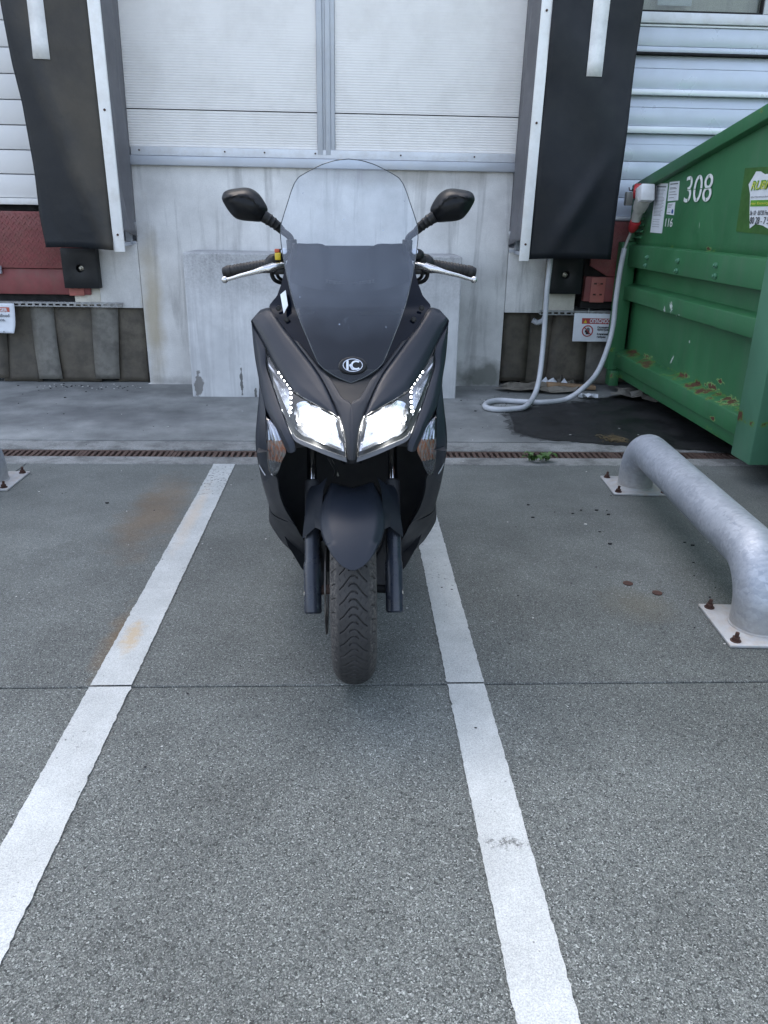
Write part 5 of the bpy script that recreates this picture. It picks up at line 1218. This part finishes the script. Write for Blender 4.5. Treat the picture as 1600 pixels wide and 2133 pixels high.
band3('handlebar_cover', [(-.17, .40, 1.13), (-.10, .38, 1.15), (0, .38, 1.15)], [(-.17, .50, 1.06), (-.10, .52, 1.06), (0, .52, 1.06)], 'blk', 12, 5)
# fork
for s in (1, -1):
    fk = empty('fork_leg', (0, 0, 0)); fk.parent = sc; X = s*.1135
    k = math.tan(R(27)); P = lambda z: Vector((X, (z-.27)*k-.012+.0, z))
    MB().tube([P(.222), P(.226), P(.345), P(.352), P(.46), P(.465)], [.021, .0245, .0245, .0215, .0215, .021], 28).obj('slider', 'slider', fk, smooth=30)
    MB().tube([P(.455), P(.46), P(.552), P(.556)], [.019, .0205, .0205, .016], 24).obj('dust_sleeve', 'matte2', fk, smooth=30)
    MB().tube([P(.54), P(.80)], .0145, 20).obj('stanchion', 'chrome', fk, smooth=30)
    MB().tube([Vector((s*.100, .014, .268)), Vector((s*.060, .026, .266))], .012 if s == 1 else .014, 14).obj('axle_spacer', 'blk' if s == 1 else 'iron', fk, smooth=30)
    MB().tube([Vector((s*.138, -.012, .272)), Vector((s*.125, -.012, .272))], .010, 8).obj('axle_nut', 'steel', fk, smooth=30)
# front wheel
def wheel(name, cy, Rw, W2, grooves, nA, nX):
    w = empty(name, (0, cy, Rw)); w.parent = sc
    prof = []
    for j in range(nX+1):
        t = -1+2*j/nX; a = t*1.92; 
        x = W2*math.sin(min(1.5708, abs(a)))*(1 if t >= 0 else -1); 
        if abs(a) > 1.5708: x *= 1-.10*((abs(a)-1.5708)/.35)
        r_ = Rw-.062*(1-max(0, math.cos(min(1.5708, abs(a))))**.9)-(.045*((abs(a)-1.5708)/.35) if abs(a) > 1.5708 else 0)
        prof.append((x, r_))
    N = 42; pitch = 2*math.pi*Rw/N
    pL = [(.010, -.006), (.005, -.001), (-.001, 0), (-.008, -.004), (-.016, -.014), (-.026, -.027), (-.036, -.035)]
    pt = [(-.022, .004), (-.019, -.003)]; pt2 = [(-.036, -.008), (-.032, -.014)]
    def dseg(p, a, b):
        vx, vy = b[0]-a[0], b[1]-a[1]; L2 = vx*vx+vy*vy; t = max(0, min(1, ((p[0]-a[0])*vx+(p[1]-a[1])*vy)/L2))
        return math.hypot(p[0]-a[0]-t*vx, p[1]-a[1]-t*vy), t
    cache = {}
    V = []; M_ = nX+1
    period = nA//N
    arc = [0]
    for j in range(nX): arc.append(arc[-1]+math.hypot(prof[j+1][0]-prof[j][0], prof[j+1][1]-prof[j][1]))
    half = arc[-1]/2; lat = [v-half for v in arc]
    depth = [[0]*M_ for _ in range(period)]
    if grooves:
        for i in range(period):
            a = i/period*pitch
            for j in range(M_):
                l = lat[j]; d_ = 0
                for mirror, off in ((1, 0), (-1, pitch/2)):
                    lx = l*mirror
                    for kk in (-1, 0, 1):
                        aa = a-off+kk*pitch
                        for q in range(len(pL)-1):
                            ds, t = dseg((lx, aa), pL[q], pL[q+1]); wd_ = .0021-.0006*(q/6); d_ = max(d_, min(1, max(0, (wd_-ds)/.0008)))
                        for sg in (pt, pt2):
                            ds, t = dseg((lx, aa), sg[0], sg[1]); d_ = max(d_, .5*min(1, max(0, (.0012-ds)/.0006)))
                        ds, t = dseg((lx, aa), (-.052, -.020), (-.066, -.024)); d_ = max(d_, min(1, max(0, (.0022-ds)/.0008)))
                depth[i][j] = d_*.0042
    nn = period*N
    for i in range(nn):
        th = 2*math.pi*i/nn
        for j in range(M_):
            x, r_ = prof[j]; nr = 1.0; rr_ = r_-depth[i % period][j]
            V.append((x*(1-depth[i % period][j]*4), -rr_*math.cos(th), rr_*math.sin(th)))
    f = [(i*M_+j, i*M_+j+1, ((i+1) % nn)*M_+j+1, ((i+1) % nn)*M_+j) for i in range(nn) for j in range(nX)]
    me = bpy.data.meshes.new('tyre'); me.from_pydata(V, [], f); me.update(); link('tyre', me, 'tyre', w, 55)
    # rim: lathe
    rp = [(-.042, Rw-.080), (-.042, Rw-.092), (-.030, Rw-.100), (0, Rw-.105), (.030, Rw-.100), (.042, Rw-.092), (.042, Rw-.080)]; V = []; n = 48
    for i in range(n):
        th = 2*math.pi*i/n
        for x, r_ in rp: V.append((x, r_*math.cos(th), r_*math.sin(th)))
    f = [(i*7+j, i*7+j+1, ((i+1) % n)*7+j+1, ((i+1) % n)*7+j) for i in range(n) for j in range(6)]
    mkobj('rim', V, f, 'blk', w, smooth=40)
    hb = MB().tube([(-.05, 0, 0), (.05, 0, 0)], .035, 20)
    for k_ in range(5):
        a = k_*2*math.pi/5; M = Matrix.Rotation(a, 4, 'X'); hb.box((-.018, -.014, .03), (.018, .014, Rw-.10), M)
    hb.obj('spokes', 'blk', w, bevel=.004)
    dv = MB(); n = 60; V = []
    for i in range(n):
        th = 2*math.pi*i/n; wv = .004*math.sin(th*10)
        for x, r_ in ((-.078, .085), (-.078, .125+wv), (-.074, .125+wv), (-.074, .085)): V.append((x, r_*math.cos(th), r_*math.sin(th)))
    f = [(i*4+j, i*4+(j+1) % 4, ((i+1) % n)*4+(j+1) % 4, ((i+1) % n)*4+j) for i in range(n) for j in range(4)]
    mkobj('brake_disc', V, f, 'pcb', w, smooth=40)
    return w
wheel('front_wheel', .026, .264, .0605, True, 42*22, 110)
MB().box((-.096, .06, .30), (-.064, .14, .40)).obj('brake_caliper', 'blk', sc, bevel=.008)
wheel('rear_wheel', 1.40, .262, .066, False, 42*4, 24)
# front mudguard
ph_w = [(36.5, .0), (37.2, .012), (38.5, .024), (41, .038), (45, .052), (50, .0625), (55, .071), (60, .077), (65, .080), (75, .080), (85, .076), (96, .074)]
rows = []
RG = .307
for i in range(44):
    ph = 36.5+(96-36.5)*(i/43)**1.25; w_ = interp(ph, [a for a, b in ph_w], [b for a, b in ph_w]); row = []
    for j in range(25):
        s_ = -1+2*j/24; x = w_*s_; drop = 3.6*x*x+(.010*max(0, (abs(s_)-.62)/.38) if ph > 50 else 0)
        crease = -.0
        lift = .0045*max(0, 1-abs(abs(s_)-.74)/.10)*min(1, max(0, (ph-42)/12))+.016*max(0, (ph-80)/16)*max(0, 1-abs(abs(s_)-.72)/.3)-.012*max(0, (ph-84)/12)*max(0, 1-abs(s_)/.4)
        r_ = RG-drop+lift; row.append((x, -r_*math.cos(R(ph)), .268+r_*math.sin(R(ph))))
    rows.append(row)
o = grid_obj('front_mudguard', rows, 'matte', sc, 0, 50); md = o.modifiers.new('s', 'SOLIDIFY'); md.thickness = .004; md.offset = 1
A = [(-0.114,0.085,0.5529),(-0.1239,0.085,0.536),(-0.1281,0.075,0.5099),(-0.1328,0.065,0.471),(-0.1372,0.055,0.442),(-0.1408,0.05,0.4108)]
B = [(-0.066,0.02,0.6012),(-0.0761,0.0,0.5743),(-0.0796,-0.03,0.5487),(-0.082,-0.05,0.5227),(-0.0829,-0.07,0.5104),(-0.0831,-0.08,0.4902)]
Bm = [(-0.0906,0.04,0.5726),(-0.1024,0.03,0.5473),(-0.104,0.02,0.5233),(-0.1028,0.005,0.4986),(-0.1015,-0.005,0.4845),(-0.1004,-0.01,0.4685)]
band3('mudguard_wing', A, Bm, 'matte', 24, 5, skirt=.0); band3('mudguard_wing', Bm, B, 'matte', 24, 5)
# rear body: tunnel, seat, tail, swing arm
def loft(name, secs, mat, n=24, smooth=60, pw=2.6):
    rows = []
    for (y, cz, hw, hh) in secs:
        row = []
        for k in range(n+1):
            a = 2*math.pi*k/n; c_, s_ = math.cos(a), math.sin(a)
            row.append((hw*abs(c_)**(2/pw)*(1 if c_ >= 0 else -1), y, cz+hh*abs(s_)**(2/pw)*(1 if s_ >= 0 else -1)))
        rows.append(row)
    V = rows; o = grid_obj(name, rows, mat, sc, 0, smooth); return o
loft('tunnel', [(.42, .45, .12, .30), (.6, .42, .12, .24), (.8, .42, .14, .22), (1.0, .48, .17, .22), (1.05, .5, .17, .2)], 'matte2')
loft('tail_body', [(.72, .55, .01, .01), (.74, .55, .15, .15), (1.0, .58, .18, .15), (1.4, .66, .17, .11), (1.75, .74, .11, .06), (1.85, .76, .01, .01)], 'matte')
loft('seat', [(.70, .72, .01, .01), (.73, .73, .12, .04), (.95, .75, .16, .05), (1.12, .76, .15, .05), (1.22, .82, .15, .05), (1.55, .84, .14, .045), (1.68, .85, .01, .01)], 'cloth')
loft('footboard', [(.46, .27, .24, .02), (.7, .25, .25, .02), (.98, .28, .22, .02)], 'blk')
loft('engine_case', [(.9, .32, .01, .01), (.92, .32, .12, .10), (1.2, .30, .14, .10), (1.45, .28, .10, .08), (1.5, .28, .01, .01)], 'blk')
MB().tube([(.17, 1.0, .30), (.17, 1.15, .32), (.18, 1.7, .36), (.18, 1.74, .362)], [.03, .05, .055, .03], 18).obj('exhaust', 'blk', sc, smooth=40)
MB().tube([(0, .30, .55), (0, .42, .95), (0, .44, 1.08)], .03, 12).obj('steering_column', 'cavity', sc, smooth=60)
MB().tube([(-.06, .85, .20), (-.11, .80, .012)], .012, 8).tube([(.06, .85, .20), (.11, .80, .012)], .012, 8).tube([(-.11, .80, .012), (.11, .80, .012)], .012, 8).obj('centre_stand', 'blk', sc)
